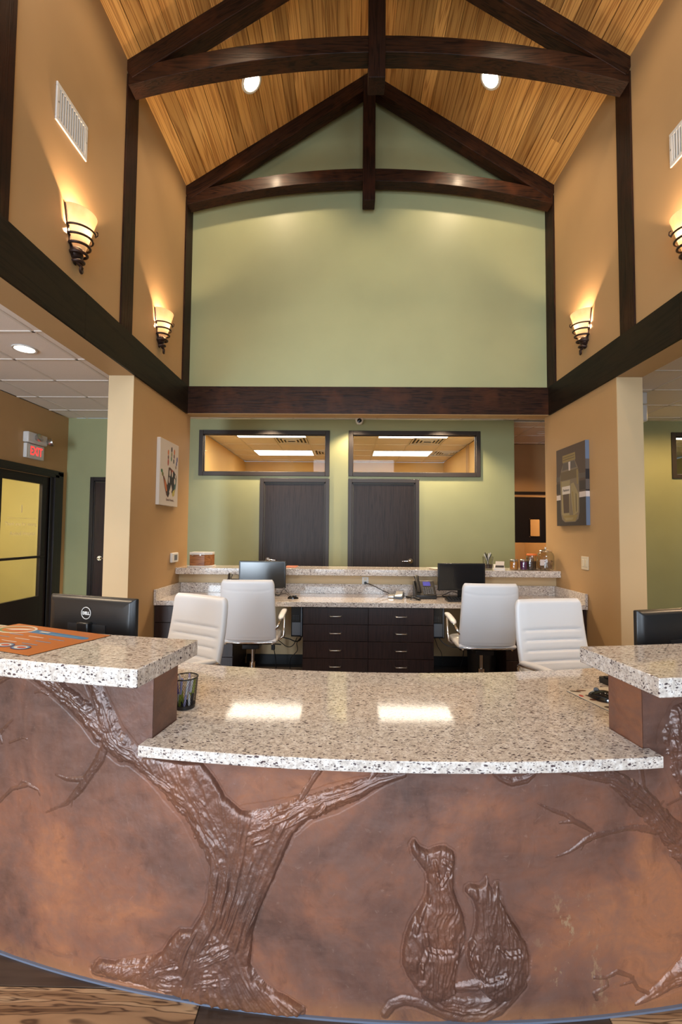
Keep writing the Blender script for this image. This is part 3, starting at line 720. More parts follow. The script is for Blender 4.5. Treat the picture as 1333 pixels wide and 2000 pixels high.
# ------------------------------------------------------------------ pictures
M['canvas'] = plain('canvas_white', (.62, .55, .48), .7)
for n_, c_ in dict(p_red=(.35,.06,.03), p_orange=(.55,.16,.05), p_green=(.03,.14,.06), p_olive=(.16,.17,.04), p_blue=(.04,.05,.22), p_black=(.012,.010,.012), p_brown=(.12,.04,.02), p_yellow=(.52,.42,.10), p_teal=(.03,.12,.12), p_grey=(.10,.08,.07), p_slate=(.12,.16,.24), p_pale=(.60,.52,.48), p_gold=(.26,.185,.07), p_straw=(.30,.235,.12), p_glass=(.19,.145,.10), p_dglass=(.13,.09,.05), p_dark=(.045,.032,.028), p_umber=(.085,.055,.042)).items(): M[n_] = plain(n_, c_, .6)
hp = empty('handprint_canvas', (-W2, 4.44, 1.975), 0, 'pale canvas with a many-coloured handprint on the left tan wall', 'picture')
MB().box(0, .035, -.232, .232, -.322, .322).obj('canvas', 'canvas', hp, bevel=.004)
mats_ = ['p_red', 'p_orange', 'p_green', 'p_olive', 'p_blue', 'p_black', 'p_brown', 'p_yellow', 'p_teal']
ix = {n: i for i, n in enumerate(mats_)}
mb = MB(); lay = [0]
def blob(poly, m, lift=0):
    lay[0] += 1; z = .0352+lay[0]*.00003; mb.prism(poly, z, z+.0004, 'X', ix[m])
W_, H_ = .464, .644
def U(u, v): return (-W_/2+u*W_, H_/2-v*H_)      # u to the right of the canvas, v down
def E_(u, v, a, b, m, rot=0): blob([U(u+(p[0]), v+(p[1])) for p in ell(0, 0, a, b, 16, rot)][::-1], m)
for u, v, a, b, m in ((.42,.18,.035,.045,'p_orange'),(.42,.255,.03,.035,'p_brown'),(.42,.33,.035,.055,'p_red'),(.60,.115,.035,.045,'p_black'),(.60,.19,.03,.04,'p_olive'),(.59,.26,.028,.04,'p_green'),
                      (.75,.135,.035,.045,'p_orange'),(.74,.205,.03,.035,'p_brown'),(.72,.285,.028,.04,'p_black'),(.91,.24,.03,.045,'p_blue'),(.88,.31,.028,.035,'p_blue'),(.85,.37,.022,.03,'p_brown'),
                      (.10,.49,.045,.028,'p_green'),(.15,.535,.045,.03,'p_olive')): E_(u, v, a, b, m, .1)
blob([U(*p) for p in [(.16,.55),(.22,.56),(.38,.68),(.52,.66),(.62,.70),(.56,.76),(.50,.83),(.44,.87),(.36,.84),(.26,.72)][::-1]], 'p_brown')
blob([U(*p) for p in [(.45,.41),(.52,.40),(.62,.42),(.74,.44),(.88,.50),(.90,.58),(.86,.70),(.80,.80),(.72,.83),(.66,.80),(.60,.74),(.52,.80),(.46,.87),(.40,.84),(.40,.72),(.42,.62),(.44,.52)][::-1]], 'p_black')
blob([U(*p) for p in [(.46,.41),(.62,.42),(.62,.46),(.48,.47)][::-1]], 'p_brown'); blob([U(*p) for p in [(.62,.42),(.72,.44),(.66,.49),(.60,.49)][::-1]], 'p_red')
blob([U(*p) for p in [(.82,.56),(.90,.56),(.86,.70),(.80,.80),(.76,.74)][::-1]], 'p_teal'); blob([U(*p) for p in [(.70,.76),(.82,.72),(.80,.82),(.72,.85),(.66,.82)][::-1]], 'p_yellow')
blob([U(*p) for p in [(.24,.60),(.34,.66),(.40,.78),(.34,.78),(.26,.70)][::-1]], 'p_orange')
mb.obj('handprint', mats_, hp)
mats2 = ['canvas']; mb = MB(); lay[0] = 20; ix = {'canvas': 0}
for u, v, a, b in ((.53,.49,.035,.05),(.66,.50,.03,.045),(.49,.60,.028,.05),(.80,.60,.040,.05),(.83,.52,.025,.03)): E_(u, v, a, b, 'canvas')
blob([U(*p) for p in [(.60,.66),(.66,.74),(.62,.78),(.57,.77),(.54,.82),(.50,.78),(.56,.72)][::-1]], 'canvas')
mb.obj('handprint_gaps', mats2, hp)
text('Good friends...', .036, 'p_brown', hp, Matrix.Translation((.036, .03, -.262)) @ Rx, name='caption', shear=.35, extrude=.0002)

jp = empty('jar_picture', (W2, 4.45, 1.885), math.pi, 'dark grey canvas picture of a glass jar on the right tan wall', 'picture')
W_, H_ = .575, .79
MB().box(0, .038, -W_/2, W_/2, -H_/2, H_/2).obj('canvas', 'p_umber', jp, bevel=.003)
mats_ = ['p_grey', 'p_slate', 'p_pale', 'p_gold', 'p_straw', 'p_glass', 'p_dglass', 'p_dark', 'p_brown', 'canvas', 'p_umber', 'p_black']
ix = {n: i for i, n in enumerate(mats_)}; mb = MB(); lay[0] = 0
def blob(poly, m, lift=0):
    lay[0] += 1; z = .0382+lay[0]*.00003; mb.prism(poly, z, z+.0004, 'X', ix[m])
def U(u, v): return (-W_/2+u*W_, H_/2-v*H_)
def Q(pts, m): blob([U(*p) for p in pts][::-1], m)
Q([(0,.66),(1,.66),(1,1),(0,1)], 'p_dark'); Q([(0,.60),(1,.60),(1,.665),(0,.665)], 'p_pale'); Q([(0,.36),(1,.38),(1,.44),(0,.42)], 'p_grey'); Q([(0,.45),(1,.47),(1,.58),(0,.58)], 'p_dark')
jar_o = [(.26,.115),(.66,.115),(.68,.21),(.76,.29),(.80,.36),(.80,.84),(.76,.92),(.66,.955),(.30,.955),(.20,.92),(.16,.84),(.14,.36),(.18,.29),(.26,.21)]
Q(jar_o, 'p_glass'); Q([(.24,.10),(.68,.10),(.69,.19),(.24,.19)], 'p_gold'); Q([(.26,.125),(.66,.125),(.66,.135),(.26,.135)], 'p_dglass'); Q([(.26,.155),(.66,.155),(.66,.165),(.26,.165)], 'p_dglass')
Q([(.27,.20),(.66,.20),(.72,.29),(.22,.29)], 'p_grey'); Q([(.45,.20),(.52,.20),(.51,.31),(.46,.31)], 'p_pale'); Q([(.16,.31),(.79,.31),(.78,.42),(.16,.42)], 'p_dglass')
Q([(.18,.43),(.50,.43),(.46,.90),(.20,.86)], 'p_straw'); Q([(.24,.60),(.46,.60),(.46,.84),(.26,.84)], 'p_umber'); Q([(.52,.48),(.62,.47),(.78,.62),(.76,.84),(.60,.88),(.54,.70)], 'p_straw')
Q([(.56,.58),(.60,.58),(.64,.84),(.60,.86)], 'p_gold'); Q([(.68,.60),(.71,.62),(.72,.82),(.69,.84)], 'p_dglass'); Q([(.22,.87),(.74,.87),(.66,.945),(.32,.945)], 'p_gold'); Q([(.30,.90),(.60,.90),(.56,.93),(.34,.93)], 'p_straw')
Q([(.72,.32),(.77,.32),(.77,.50),(.73,.50)], 'p_gold'); Q([(.16,.42),(.20,.42),(.20,.50),(.165,.50)], 'p_gold')
Q([(.21,.50),(.50,.50),(.50,.60),(.22,.60)], 'canvas')
mb.obj('jar_print', mats_, jp)
mb = MB()
for a, b, m in ((0, .22, 0), (.22, .34, 1), (.34, .46, 2), (.46, .58, 1), (.58, .60, 2), (.60, .665, 3), (.665, 1, 0)):
    mb.box(.001, .037, W_/2, W_/2+.0006, H_/2-b*H_, H_/2-a*H_, m)
mb.obj('wrapped_edge', ['p_slate', 'p_grey', 'p_black', 'p_pale'], jp)
Rn = Matrix(((0, 0, 1, 0), (1, 0, 0, 0), (0, 1, 0, 0), (0, 0, 0, 1)))
text('Patience', .038, 'p_black', jp, Matrix.Translation((.0400, -W_/2+.355*W_, H_/2-.55*H_)) @ Rn, name='jar_label_text', shear=.2, extrude=.0002)
# ------------------------------------------------------------------ curved reception counter
CYC, RF = 6.361, 5.0          # centre (0, CYC), face radius
PL, PR = -.1632, .139         # the opening between the two raised parts, as angles
def cp(phi, r, z): return (r*math.sin(phi), CYC-r*math.cos(phi), z)
def arc_slab(mb, p0, p1, r0, r1, z0, z1, n=40):
    """a slab between radii r0<r1 and angles p0<p1"""
    vs = []
    for k in range(n+1):
        p = p0+(p1-p0)*k/n
        vs += [cp(p, r1, z0), cp(p, r0, z0), cp(p, r0, z1), cp(p, r1, z1)]
    fs = []
    for k in range(n):
        a = 4*k
        for i in range(4): fs.append((a+i, a+(i+1) % 4, a+4+(i+1) % 4, a+4+i)[::-1])
    fs += [(0, 1, 2, 3)[::1], (4*n+3, 4*n+2, 4*n+1, 4*n)]
    return mb.add(vs, fs)
ct = empty('reception_counter', (0, 1.36, 0), 0, 'curved reception counter with a copper relief front of trees and two animals', 'counter')
inv = Matrix.Translation((0, -1.36, 0))
def under(o, p=ct):
    o.parent = p; o.matrix_parent_inverse = inv; return o
PMAX = .385
mb = MB(); arc_slab(mb, -PMAX, PL, 4.86, RF, 0, .978); under(mb.obj('knee_wall', 'copper', weld=True))
mb = MB(); arc_slab(mb, PR, PMAX, 4.86, RF, 0, .978); under(mb.obj('knee_wall', 'copper', weld=True))
mb = MB(); arc_slab(mb, PL+.0002, PR-.0002, 4.88, RF-.001, 0, .725); under(mb.obj('front_wall_core', 'copper', weld=True))
mb = MB(); arc_slab(mb, -PMAX, PMAX, RF+.001, RF+.010, 0, .006, 80); under(mb.obj('foot_strip', 'blue_strip', weld=True))
TREE=[[(-1290,947,34.4),(-1197,896,29.3),(-1117,853,31.8),(-1049,809,34.3),(-996,767,40.2)],[(-1040,926,26.0),(-1019,887,25.7),(-988,825,30.3),(-959,747,43.0),(-919,716,39.1),(-879,700,29.0),(-810,663,31.5),(-732,625,49.3),(-655,567,54.3),(-587,475,62.1),(-545,390,64.2)],[(-881,755,22.7),(-839,743,16.0),(-759,695,21.9),(-682,648,24.5),(-639,606,21.2)],[(-445,547,44.0),(-468,501,73.0),(-506,423,95.9),(-528,332,82.5),(-543,272,72.1),(-565,196,74.7),(-580,121,85.7),(-578,34,101.8)],[(-572,522,38.6),(-477,530,35.2),(-406,532,37.9),(-383,522,34.9)],[(-581,165,57.5),(-660,125,52.1),(-759,80,38.2),(-879,52,30.1),(-987,36,20.1)],[(-579,77,62.7),(-692,54,46.3),(-809,49,32.5)],[(-516,114,31.3),(-469,69,28.2),(-414,39,22.4),(-330,15,11.2)],[(-476,507,65.8),(-383,556,43.7),(-322,587,32.0),(-246,618,33.5),(-170,650,26.2),(-110,674,16.0),(-35,694,7.3)],[(-354,581,11.7),(-338,619,8.8),(-314,659,8.8),(-287,700,10.3)],[(-181,648,8.7),(-140,673,7.3),(-119,700,7.3)],[(-986,712,13.3),(-1000,674,16.7),(-1031,629,15.1),(-1069,576,13.5),(-1116,524,6.8),(-1198,482,2.6)],[(-1057,606,10.1),(-1120,598,6.9),(-1167,606,2.6)],[(-1088,559,5.1),(-1105,500,1.7)]]
TWIG=[[(-1414,471,5.8),(-1347,533,5.6),(-1279,557,7.3),(-1235,547,3.6),(-1226,530,1.8)],[(-1325,536,3.7),(-1304,565,3.7),(-1271,562,1.8)],[(-1427,691,8.0),(-1389,731,4.9),(-1357,760,2.9)],[(-1367,682,2.9),(-1311,707,3.8),(-1291,704,2.8)],[(-1416,706,7.9),(-1402,677,3.9)],[(-1264,861,3.8),(-1238,868,5.6),(-1210,859,3.7)],[(-1426,879,8.1),(-1379,901,6.0)]]
RTREE=[[(1015,274,110.9),(942,360,80.1),(871,428,62.2),(806,486,45.5),(762,529,36.5),(721,574,36.1),(675,616,37.2),(633,650,30.4),(591,678,22.2),(545,686,15.7),(481,693,7.7),(435,697,3.1)],[(715,585,9.8),(692,636,11.4),(687,700,8.1)],[(732,513,13.1),(708,519,9.8),(669,528,9.7),(631,528,8.0),(579,519,6.3),(526,510,9.3),(495,494,7.7),(458,471,4.6),(414,456,1.5)],[(526,526,4.7),(496,545,7.7),(471,558,7.7),(449,575,6.1),(405,590,4.6),(360,612,1.5)],[(466,557,6.1),(425,554,3.0)],[(503,501,6.2),(491,475,2.3)],[(730,573,4.9),(763,601,2.5)],[(775,588,3.3),(822,603,2.5)],[(829,853,37.2),(842,783,75.1),(864,689,65.3),(894,594,59.1),(946,466,89.1)],[(977,279,109.0),(1010,138,110.9),(933,104,71.2),(843,105,44.5),(772,75,25.0),(710,44,14.7),(657,23,4.8)]]
SMALL=[[(527,110,4.6),(563,107,4.7),(597,121,6.3),(640,104,4.8),(662,67,4.8),(701,47,4.9)],[(563,107,3.1),(566,83,3.9),(526,67,6.2),(532,49,4.6)],[(608,82,3.2),(647,89,4.0),(648,103,3.2)],[(230,700,5.9),(249,685,8.9),(283,674,12.0),(326,681,10.5),(350,695,6.0)]]
TAILS=[[(34,81,20.4),(77,57,23.9),(133,44,25.8),(194,47,24.3),(233,66,20.9),(270,96,17.6)],[(119,98,13.7),(162,101,17.3),(205,111,15.7),(245,131,12.3)],[(-88,23,12.8),(-68,48,14.2),(-37,62,14.2),(2,56,12.9),(41,40,12.2),(91,20,12.3),(147,9,11.7),(197,13,12.5),(240,32,13.9),(277,65,12.6),(313,101,10.6)]]
LINES=[[(38,212,4.8),(70,207,5.5),(102,209,4.1)],[(27,254,5.5),(34,217,5.5),(16,172,4.8),(15,138,4.1)],[(137,207,4.8),(119,173,4.8),(109,132,4.1)],[(234,220,4.2),(256,202,4.9),(296,204,5.0)],[(175,190,4.9),(187,156,4.9),(194,125,4.9),(234,134,4.9),(256,144,4.2)],[(52,458,4.9),(59,424,4.9),(70,393,4.2),(92,424,4.9),(99,448,4.9),(77,458,3.5)],[(20,330,5.5),(9,295,4.8),(-1,261,4.1)],[(246,343,4.9),(268,288,4.9),(296,242,5.0)],[(34,389,4.2),(36,344,4.8)],[(163,227,4.9),(152,200,4.9),(162,163,4.8)]]
DOG=[(-5,510),(9,492),(34,481),(59,491),(84,493),(106,479),(113,459),(109,417),(108,372),(120,338),(138,296),(143,262),(141,234),(127,190),(114,153),(112,108),(119,88),(91,71),(59,61),(27,74),(-1,97),(-23,127),(-39,164),(-39,198),(-30,243),(-12,288),(16,330),(31,358),(34,392),(29,420),(13,440),(-12,471),(-18,499),(-12,508)]
CAT=[(143,379),(156,386),(185,382),(196,392),(206,407),(210,389),(223,370),(230,390),(241,390),(244,343),(264,301),(293,259),(318,217),(329,179),(326,128),(302,91),(269,65),(233,56),(198,81),(176,105),(187,120),(173,128),(155,156),(148,193),(152,221),(164,238),(174,282),(174,317),(167,341),(143,365)]
TRUNK=[(-879,695),(-812,708),(-734,699),(-650,700),(-607,655),(-574,604),(-525,568),(-469,557),(-414,558),(-360,573),(-322,596),(-261,629),(-261,587),(-322,555),(-360,516),(-388,455),(-407,409),(-424,371),(-449,318),(-467,272),(-482,212),(-487,132),(-474,97),(-435,72),(-376,50),(-323,22),(-338,0),(-436,-7),(-561,-1),(-690,10),(-826,24),(-941,28),(-1006,35),(-977,68),(-897,74),(-819,91),(-764,127),(-736,170),(-709,200),(-669,205),(-644,245),(-625,285),(-619,323),(-613,383),(-614,443),(-633,493),(-662,536),(-714,584),(-766,625),(-819,659)]
TFLOW=[(0.007,-0.561,0.185),(0.048,-0.578,0.156),(0.105,-0.587,0.113),(0.164,-0.589,0.092),(0.241,-0.558,0.079),(0.332,-0.528,0.089),(0.423,-0.506,0.103),(0.499,-0.492,0.132),(0.574,-0.477,0.171),(0.696,-0.448,0.262)]

rng = np.random.RandomState(11)
LAT = [rng.rand(256, 256) for _ in range(4)]
def vn(x, y, k=0):
    xi = np.floor(x).astype(int); yi = np.floor(y).astype(int); fx = x-xi; fy = y-yi
    fx = fx*fx*(3-2*fx); fy = fy*fy*(3-2*fy); L = LAT[k]
    a = L[xi % 256, yi % 256]; b = L[(xi+1) % 256, yi % 256]; c = L[xi % 256, (yi+1) % 256]; d = L[(xi+1) % 256, (yi+1) % 256]
    return (a*(1-fx)+b*fx)*(1-fy)+(c*(1-fx)+d*fx)*fy
def fbm(x, y, o=4, k=0):
    t = 0; a = .5; s = 0
    for i in range(o): t = t+a*vn(x*2**i+i*17.3, y*2**i+i*9.1, (k+i) % 4); s += a; a *= .55
    return t/s
DS = .0020
s0, s1, zt = -1.50, 1.10, .978
ns = int(round((s1-s0)/DS))+1; nz = int(round(zt/DS))+1
Sg, Zg = np.meshgrid(np.linspace(s0, s1, ns), np.linspace(0, zt, nz), indexing='ij')
Hh = .0022+.0030*(fbm(Sg*7+50, Zg*7+50, 4)-.5)+.0012*(fbm(Sg*38+10, Zg*30+9, 3, 1)-.5)
ID = np.zeros(Sg.shape, int)
def stroke(pts, idn, hmul=1.0, rough=1.0, hmax=.0175, rag=.50, seed=0.0):
    P = np.array(pts, float)/1000.0
    m = P[:, 2].max()*1.3+.01
    i0 = max(0, int((P[:, 0].min()-m-s0)/DS)); i1 = min(ns, int((P[:, 0].max()+m-s0)/DS)+2)
    j0 = max(0, int((P[:, 1].min()-m)/DS)); j1 = min(nz, int((P[:, 1].max()+m)/DS)+2)
    if i1 <= i0 or j1 <= j0: return
    X = Sg[i0:i1, j0:j1]; Z = Zg[i0:i1, j0:j1]
    best = np.full(X.shape, -9.0); U_ = np.zeros(X.shape); L_ = np.zeros(X.shape); Wd = np.full(X.shape, .01); acc = 0.0
    for a, b in zip(P[:-1], P[1:]):
        d = b[:2]-a[:2]; l = max(1e-6, float(np.hypot(*d))); d = d/l
        t = np.clip((X-a[0])*d[0]+(Z-a[1])*d[1], 0, l); dx = X-a[0]-d[0]*t; dz = Z-a[1]-d[1]*t
        dist = np.hypot(dx, dz); w = a[2]+(b[2]-a[2])*t/l; p = 1-dist/w
        side = dx*(-d[1])+dz*d[0]; k = p > best
        best = np.where(k, p, best); U_ = np.where(k, side, U_); L_ = np.where(k, acc+t, L_); Wd = np.where(k, w, Wd); acc += l
    p = best+rag*(fbm(X*46+seed, Z*46, 3, 2)-.5)
    p = np.clip(p, 0, 1)
    prof = np.minimum(1.0, p*2.2)**.7*(.75+.25*np.minimum(1, p*1.2)); msk = .35+1.3*np.clip(fbm(X*11+seed, Z*11+30, 3, 2)-.2, 0, 1)
    warp = .012*(fbm(L_*14+seed, U_*20+5, 3, 1)-.5)
    r1 = 1-np.abs(2*vn((U_+warp)*118+40+seed, L_*8.5+seed, 0)-1); r2 = 1-np.abs(2*vn((U_+warp*2)*260+90, L_*22+seed, 1)-1)
    r3 = fbm(X*60+seed, Z*60+3, 3, 3)
    top = np.minimum(hmax, .42*Wd)*hmul
    h = top*prof*(.45+rough*(.46*msk*r1**1.5+.18*r2**2+.36*(r3-.35)))
    sub = Hh[i0:i1, j0:j1]; on = (p > .02)
    groove = np.where((best > -.35) & (best < .05), -.0018*np.minimum(1, Wd/.02), 0)
    nh = np.where(on, np.maximum(sub, h+.002), sub+np.where(ID[i0:i1, j0:j1] == 0, groove*.5, 0))
    grow = on & (h+.002 > sub-.0005) & (ID[i0:i1, j0:j1] != 3) & (ID[i0:i1, j0:j1] != 4)
    Hh[i0:i1, j0:j1] = nh; q = ID[i0:i1, j0:j1]; q[grow] = idn
def figure(poly, idn, hm, seed, fibres=False):
    P = np.array(poly, float)/1000.0
    i0 = int((P[:, 0].min()-.03-s0)/DS); i1 = int((P[:, 0].max()+.03-s0)/DS)+2; j0 = max(0, int((P[:, 1].min()-.03)/DS)); j1 = int((P[:, 1].max()+.03)/DS)+2
    X = Sg[i0:i1, j0:j1]; Z = Zg[i0:i1, j0:j1]; ins = np.zeros(X.shape, bool); dm = np.full(X.shape, 9.0)
    Xw = X+.004*(fbm(X*50+seed, Z*50, 2)-.5); Zw = Z+.004*(fbm(X*50, Z*50+seed, 2, 1)-.5)
    for a, b in zip(P, np.roll(P, -1, 0)):
        c = ((a[1] > Zw) != (b[1] > Zw)); xi = (b[0]-a[0])*(Zw-a[1])/((b[1]-a[1]) if abs(b[1]-a[1]) > 1e-9 else 1e-9)+a[0]
        ins ^= (c & (Xw < xi)); d = b-a; t = np.clip(((Xw-a[0])*d[0]+(Zw-a[1])*d[1])/(d@d), 0, 1); dm = np.minimum(dm, np.hypot(Xw-a[0]-d[0]*t, Zw-a[1]-d[1]*t))
    p = np.clip(dm/(.055 if not fibres else .03), 0, 1); h = hm*(.35*np.minimum(1, dm/.006)+.65*np.sqrt(1-(1-p)**2))
    fur = .0034*(1-np.abs(2*vn(X*150+seed+8*fbm(X*9, Z*9, 2), Z*30+seed, 2)-1))**1.5+.0050*(fbm(X*75+seed, Z*40, 5)-.4)
    if fibres:
        zc = [f[0] for f in TFLOW]; c = np.interp(Z, zc, [f[1] for f in TFLOW]); hwd = np.interp(Z, zc, [f[2] for f in TFLOW])
        u = (X-c)/hwd+.10*(fbm(X*16+3, Z*10, 3)-.5); m_ = np.clip(2.2*(fbm(X*9+7, Z*7+2, 3, 1)-.3), .25, 1.2)
        fa = 1-np.abs(2*vn(u*8+20, Z*5.5+3, 2)-1); fb = 1-np.abs(2*vn(u*19+60, Z*12+3, 1)-1)
        fur = m_*(.0085*fa**1.7+.0040*fb**1.7)+.0055*(fbm(X*55+seed, Z*38, 4)-.42)
    sub = Hh[i0:i1, j0:j1]; out = np.where(ins, np.maximum(sub, h+fur), np.where((dm < .007) & (ID[i0:i1, j0:j1] == 0), sub-.002, sub))
    Hh[i0:i1, j0:j1] = out; q = ID[i0:i1, j0:j1]; q[ins] = idn
for k, st in enumerate(TREE):
    if k not in (2, 3, 4): stroke(st, 1, seed=k*7.7)
def trunk_mass():
    figure(TRUNK, 1, .013, 5.0, fibres=True)
trunk_mass()
for k, st in enumerate(RTREE): stroke(st, 2, seed=60+k*7.7)
for k, st in enumerate(TWIG): stroke(st, (5, 5, 7, 7, 7, 8, 9)[k], 1.3, seed=140+k*3.3)
for k, st in enumerate(SMALL): stroke(st, (6, 6, 6, 10)[k], 1.2, seed=180+k*3.3)
figure(DOG, 3, .017, 3.0); figure(CAT, 4, .016, 9.0)
def ridge(pts, hh, w_=1.0):
    P = np.array(pts, float)/1000.0
    for a, b in zip(P[:-1], P[1:]):
        m = .03; i0 = int((min(a[0], b[0])-m-s0)/DS); i1 = int((max(a[0], b[0])+m-s0)/DS)+2; j0 = max(0, int((min(a[1], b[1])-m)/DS)); j1 = int((max(a[1], b[1])+m)/DS)+2
        X = Sg[i0:i1, j0:j1]; Z = Zg[i0:i1, j0:j1]; d = b[:2]-a[:2]; t = np.clip(((X-a[0])*d[0]+(Z-a[1])*d[1])/(d@d), 0, 1)
        dist = np.hypot(X-a[0]-d[0]*t, Z-a[1]-d[1]*t)+.003*(fbm(X*60, Z*60, 2)-.5); w = a[2]*w_
        Hh[i0:i1, j0:j1] += hh*np.clip(1-dist/w, 0, 1)/1.6 - hh*.55*np.exp(-((dist-w*1.4)/(w*.5))**2)*.6
for l in LINES: ridge(l, .0065, 1.25)
def tail(pts, idn, seed):
    P = [list(q) for q in pts]; sav = ID.copy(); ID[(ID == 3) | (ID == 4)] = 0
    stroke(P, idn, .95, 1.0, .021, .22, seed); ID[(ID == 0) & (sav != 0)] = sav[(ID == 0) & (sav != 0)]
tail(TAILS[0], 3, 31.0); tail(TAILS[1], 3, 37.0); tail(TAILS[2], 4, 43.0)
Hh[:, :4] = np.minimum(Hh[:, :4], .006)
# build one mesh per figure out of the shared grid
phi = Sg/RF; rr = RF+.0005+np.maximum(Hh, 0.0)
VX = rr*np.sin(phi); VY = CYC-rr*np.cos(phi)-1.36; VV = np.stack([VX, VY, Zg], -1).reshape(-1, 3)
idx = np.arange(ns*nz).reshape(ns, nz)
quad = np.stack([idx[:-1, :-1], idx[1:, :-1], idx[1:, 1:], idx[:-1, 1:]], -1).reshape(-1, 4)
fid = np.maximum(np.maximum(ID[:-1, :-1], ID[1:, :-1]), np.maximum(ID[1:, 1:], ID[:-1, 1:])).reshape(-1)
cs = (Sg[:-1, :-1]+DS/2).reshape(-1); cz = (Zg[:-1, :-1]+DS/2).reshape(-1)
ok = ~((cs > PL*RF) & (cs < PR*RF) & (cz > .7245))
def submesh(name, sel, mat, label=None):
    q = quad[sel]; u, invv = np.unique(q, return_inverse=True); f = invv.reshape(-1, 4)
    me = bpy.data.meshes.new(name); me.vertices.add(len(u)); me.vertices.foreach_set('co', VV[u].astype(np.float32).ravel())
    me.loops.add(f.size); me.loops.foreach_set('vertex_index', f.astype(np.int32).ravel()); me.polygons.add(len(f))
    me.polygons.foreach_set('loop_start', np.arange(0, f.size, 4, dtype=np.int32)); me.update(calc_edges=True)
    me.polygons.foreach_set('use_smooth', np.ones(len(f), bool)); me.materials.append(M[mat]); me.update()
    o = bpy.data.objects.new(name, me); COL.objects.link(o); o.parent = ct
    if label: o['label'] = label
    return o
submesh('relief_wall', (fid == 0) & ok, 'copper', 'smooth mottled copper plaster ground of the relief')
submesh('tree_relief', (fid == 1) & ok, 'bark', 'large tree relief with a trunk and spreading branches on the left half')
submesh('tree_relief', (fid == 2) & ok, 'bark', 'tree relief at the right edge with a branch reaching left')
submesh('dog_relief', (fid == 3) & ok, 'bark', 'relief of a sitting dog with its nose raised, tail curling under the cat')
submesh('cat_relief', (fid == 4) & ok, 'bark', 'relief of a sitting cat with two pointed ears beside the dog')
for i in (5, 7, 8, 9): submesh('twig_relief', (fid == i) & ok, 'bark')
for i in (6, 10): submesh('stone_relief', (fid == i) & ok, 'bark')
# granite tops
def granite_slab(name, p0, p1, r0, r1, z0, z1, label, cat='worktop'):
    mb = MB(); arc_slab(mb, p0, p1, r0, r1, z0, z1, 56)
    o = mb.obj(name, 'granite', weld=True, bevel=.003, seg=2); return tag(o, label, cat)
# the low top runs on behind both raised parts as the work surface: one slab with a front tongue in the opening
def low_top():
    n = 60; out = []
    pf = [(PL-.0025, 5.057), (PR+.004, 5.057), (PR+.004, 5.0035), (PR-.0003, 5.0035), (PR-.0003, 4.858), (PMAX, 4.858), (PMAX, 4.25), (-PMAX, 4.25), (-PMAX, 4.858), (PL+.0003, 4.858), (PL+.0003, 5.0035), (PL-.0025, 5.0035)]
    poly = []
    for (p0, r0), (p1, r1) in zip(pf, pf[1:]+pf[:1]):
        m = 48 if abs(p1-p0) > .1 else 1
        for k in range(m): poly.append((p0+(p1-p0)*k/m, r0+(r1-r0)*k/m))
    bm = bmesh.new(); vs = [bm.verts.new(cp(p, r, .7265)) for p, r in poly]; f = bm.faces.new(vs)
    bmesh.ops.recalc_face_normals(bm, faces=bm.faces)
    ret = bmesh.ops.extrude_face_region(bm, geom=[f]); bmesh.ops.translate(bm, vec=(0, 0, .0335), verts=[v for v in ret['geom'] if isinstance(v, bmesh.types.BMVert)])
    bmesh.ops.recalc_face_normals(bm, faces=bm.faces)
    me = bpy.data.meshes.new('granite_slab'); bm.to_mesh(me); bm.free(); me.materials.append(M['granite'])
    o = bpy.data.objects.new('granite_slab', me); COL.objects.link(o)
    b = o.modifiers.new('bevel', 'BEVEL'); b.width = .0025; b.segments = 2; b.limit_method = 'ANGLE'; b.angle_limit = math.radians(50)
    return tag(o, 'low curved slab of speckled granite in the middle of the counter, reflecting the lit panels', 'worktop')
low_top()
granite_slab('ledge_top', -PMAX-.01, -.1497, 4.848, 5.192, .9785, 1.03, 'raised granite ledge with the orange mat on it, left end of the counter')
granite_slab('ledge_top', .1185, PMAX+.01, 4.856, 5.188, .9785, 1.03, 'raised granite ledge in front of the cropped black monitor, right end of the counter')
# ------------------------------------------------------------------ rear worktop, ledge and cabinets
rt_ = MB().box(-W2+.002, W2-.002, 4.222, 4.852, .707, .752); o = rt_.obj('rear_worktop', 'granite', bevel=.003)
tag(o, 'straight speckled granite worktop over the dark drawers at the back, with low upstands', 'worktop')
MB().box(-W2+.03, W2-.03, 4.828, 4.852, .752, .853).obj('upstand', 'granite', o, bevel=.002)
for sg in (-1, 1):
    a, b = sorted((sg*(W2-.003), sg*(W2-.027))); MB().box(a, b, 4.222, 4.852, .752, .853).obj('upstand', 'granite', o, bevel=.002)
o = MB().box(-W2+.002, W2-.002, 4.742, 5.13, .950, 1.018).obj('rear_ledge', 'granite', bevel=.004)
tag(o, 'long straight speckled granite ledge in front of the two dark doors, carrying the jars', 'shelf')
def drawer_unit(x0, x1, cols, label, rows=4):
    yf = 4.265
    root = empty('drawer_cabinet', ((x0+x1)/2, yf, 0), 0, label, 'cabinet'); w = (x1-x0)/2
    MB().box(-w, w, .0, .55, .085, .706).obj('cabinet_body', 'espresso', root)
    MB().box(-w+.01, w-.01, .06, .55, 0, .085).obj('plinth', 'black_matt', root)
    zs = [.700, .543, .386, .229, .088]
    for c in range(cols):
        a = -w+2*w*c/cols+.002; b = -w+2*w*(c+1)/cols-.002
        for k in range(rows):
            d = MB().box(a, b, -.020, -.001, zs[k+1]+.002, zs[k]-.002).obj('drawer', 'espresso', root, bevel=.0015, seg=1)
            cx = (a+b)/2; zc = zs[k]-.078 if k < 3 else zs[k]-.070
            mb = MB().tube([(cx-.052, -.020, zc), (cx-.052, -.042, zc), (cx-.046, -.048, zc), (cx+.046, -.048, zc), (cx+.052, -.042, zc), (cx+.052, -.020, zc)], .0052, 8)
            mb.obj('handle', 'steel', d, smooth=50)
    return root
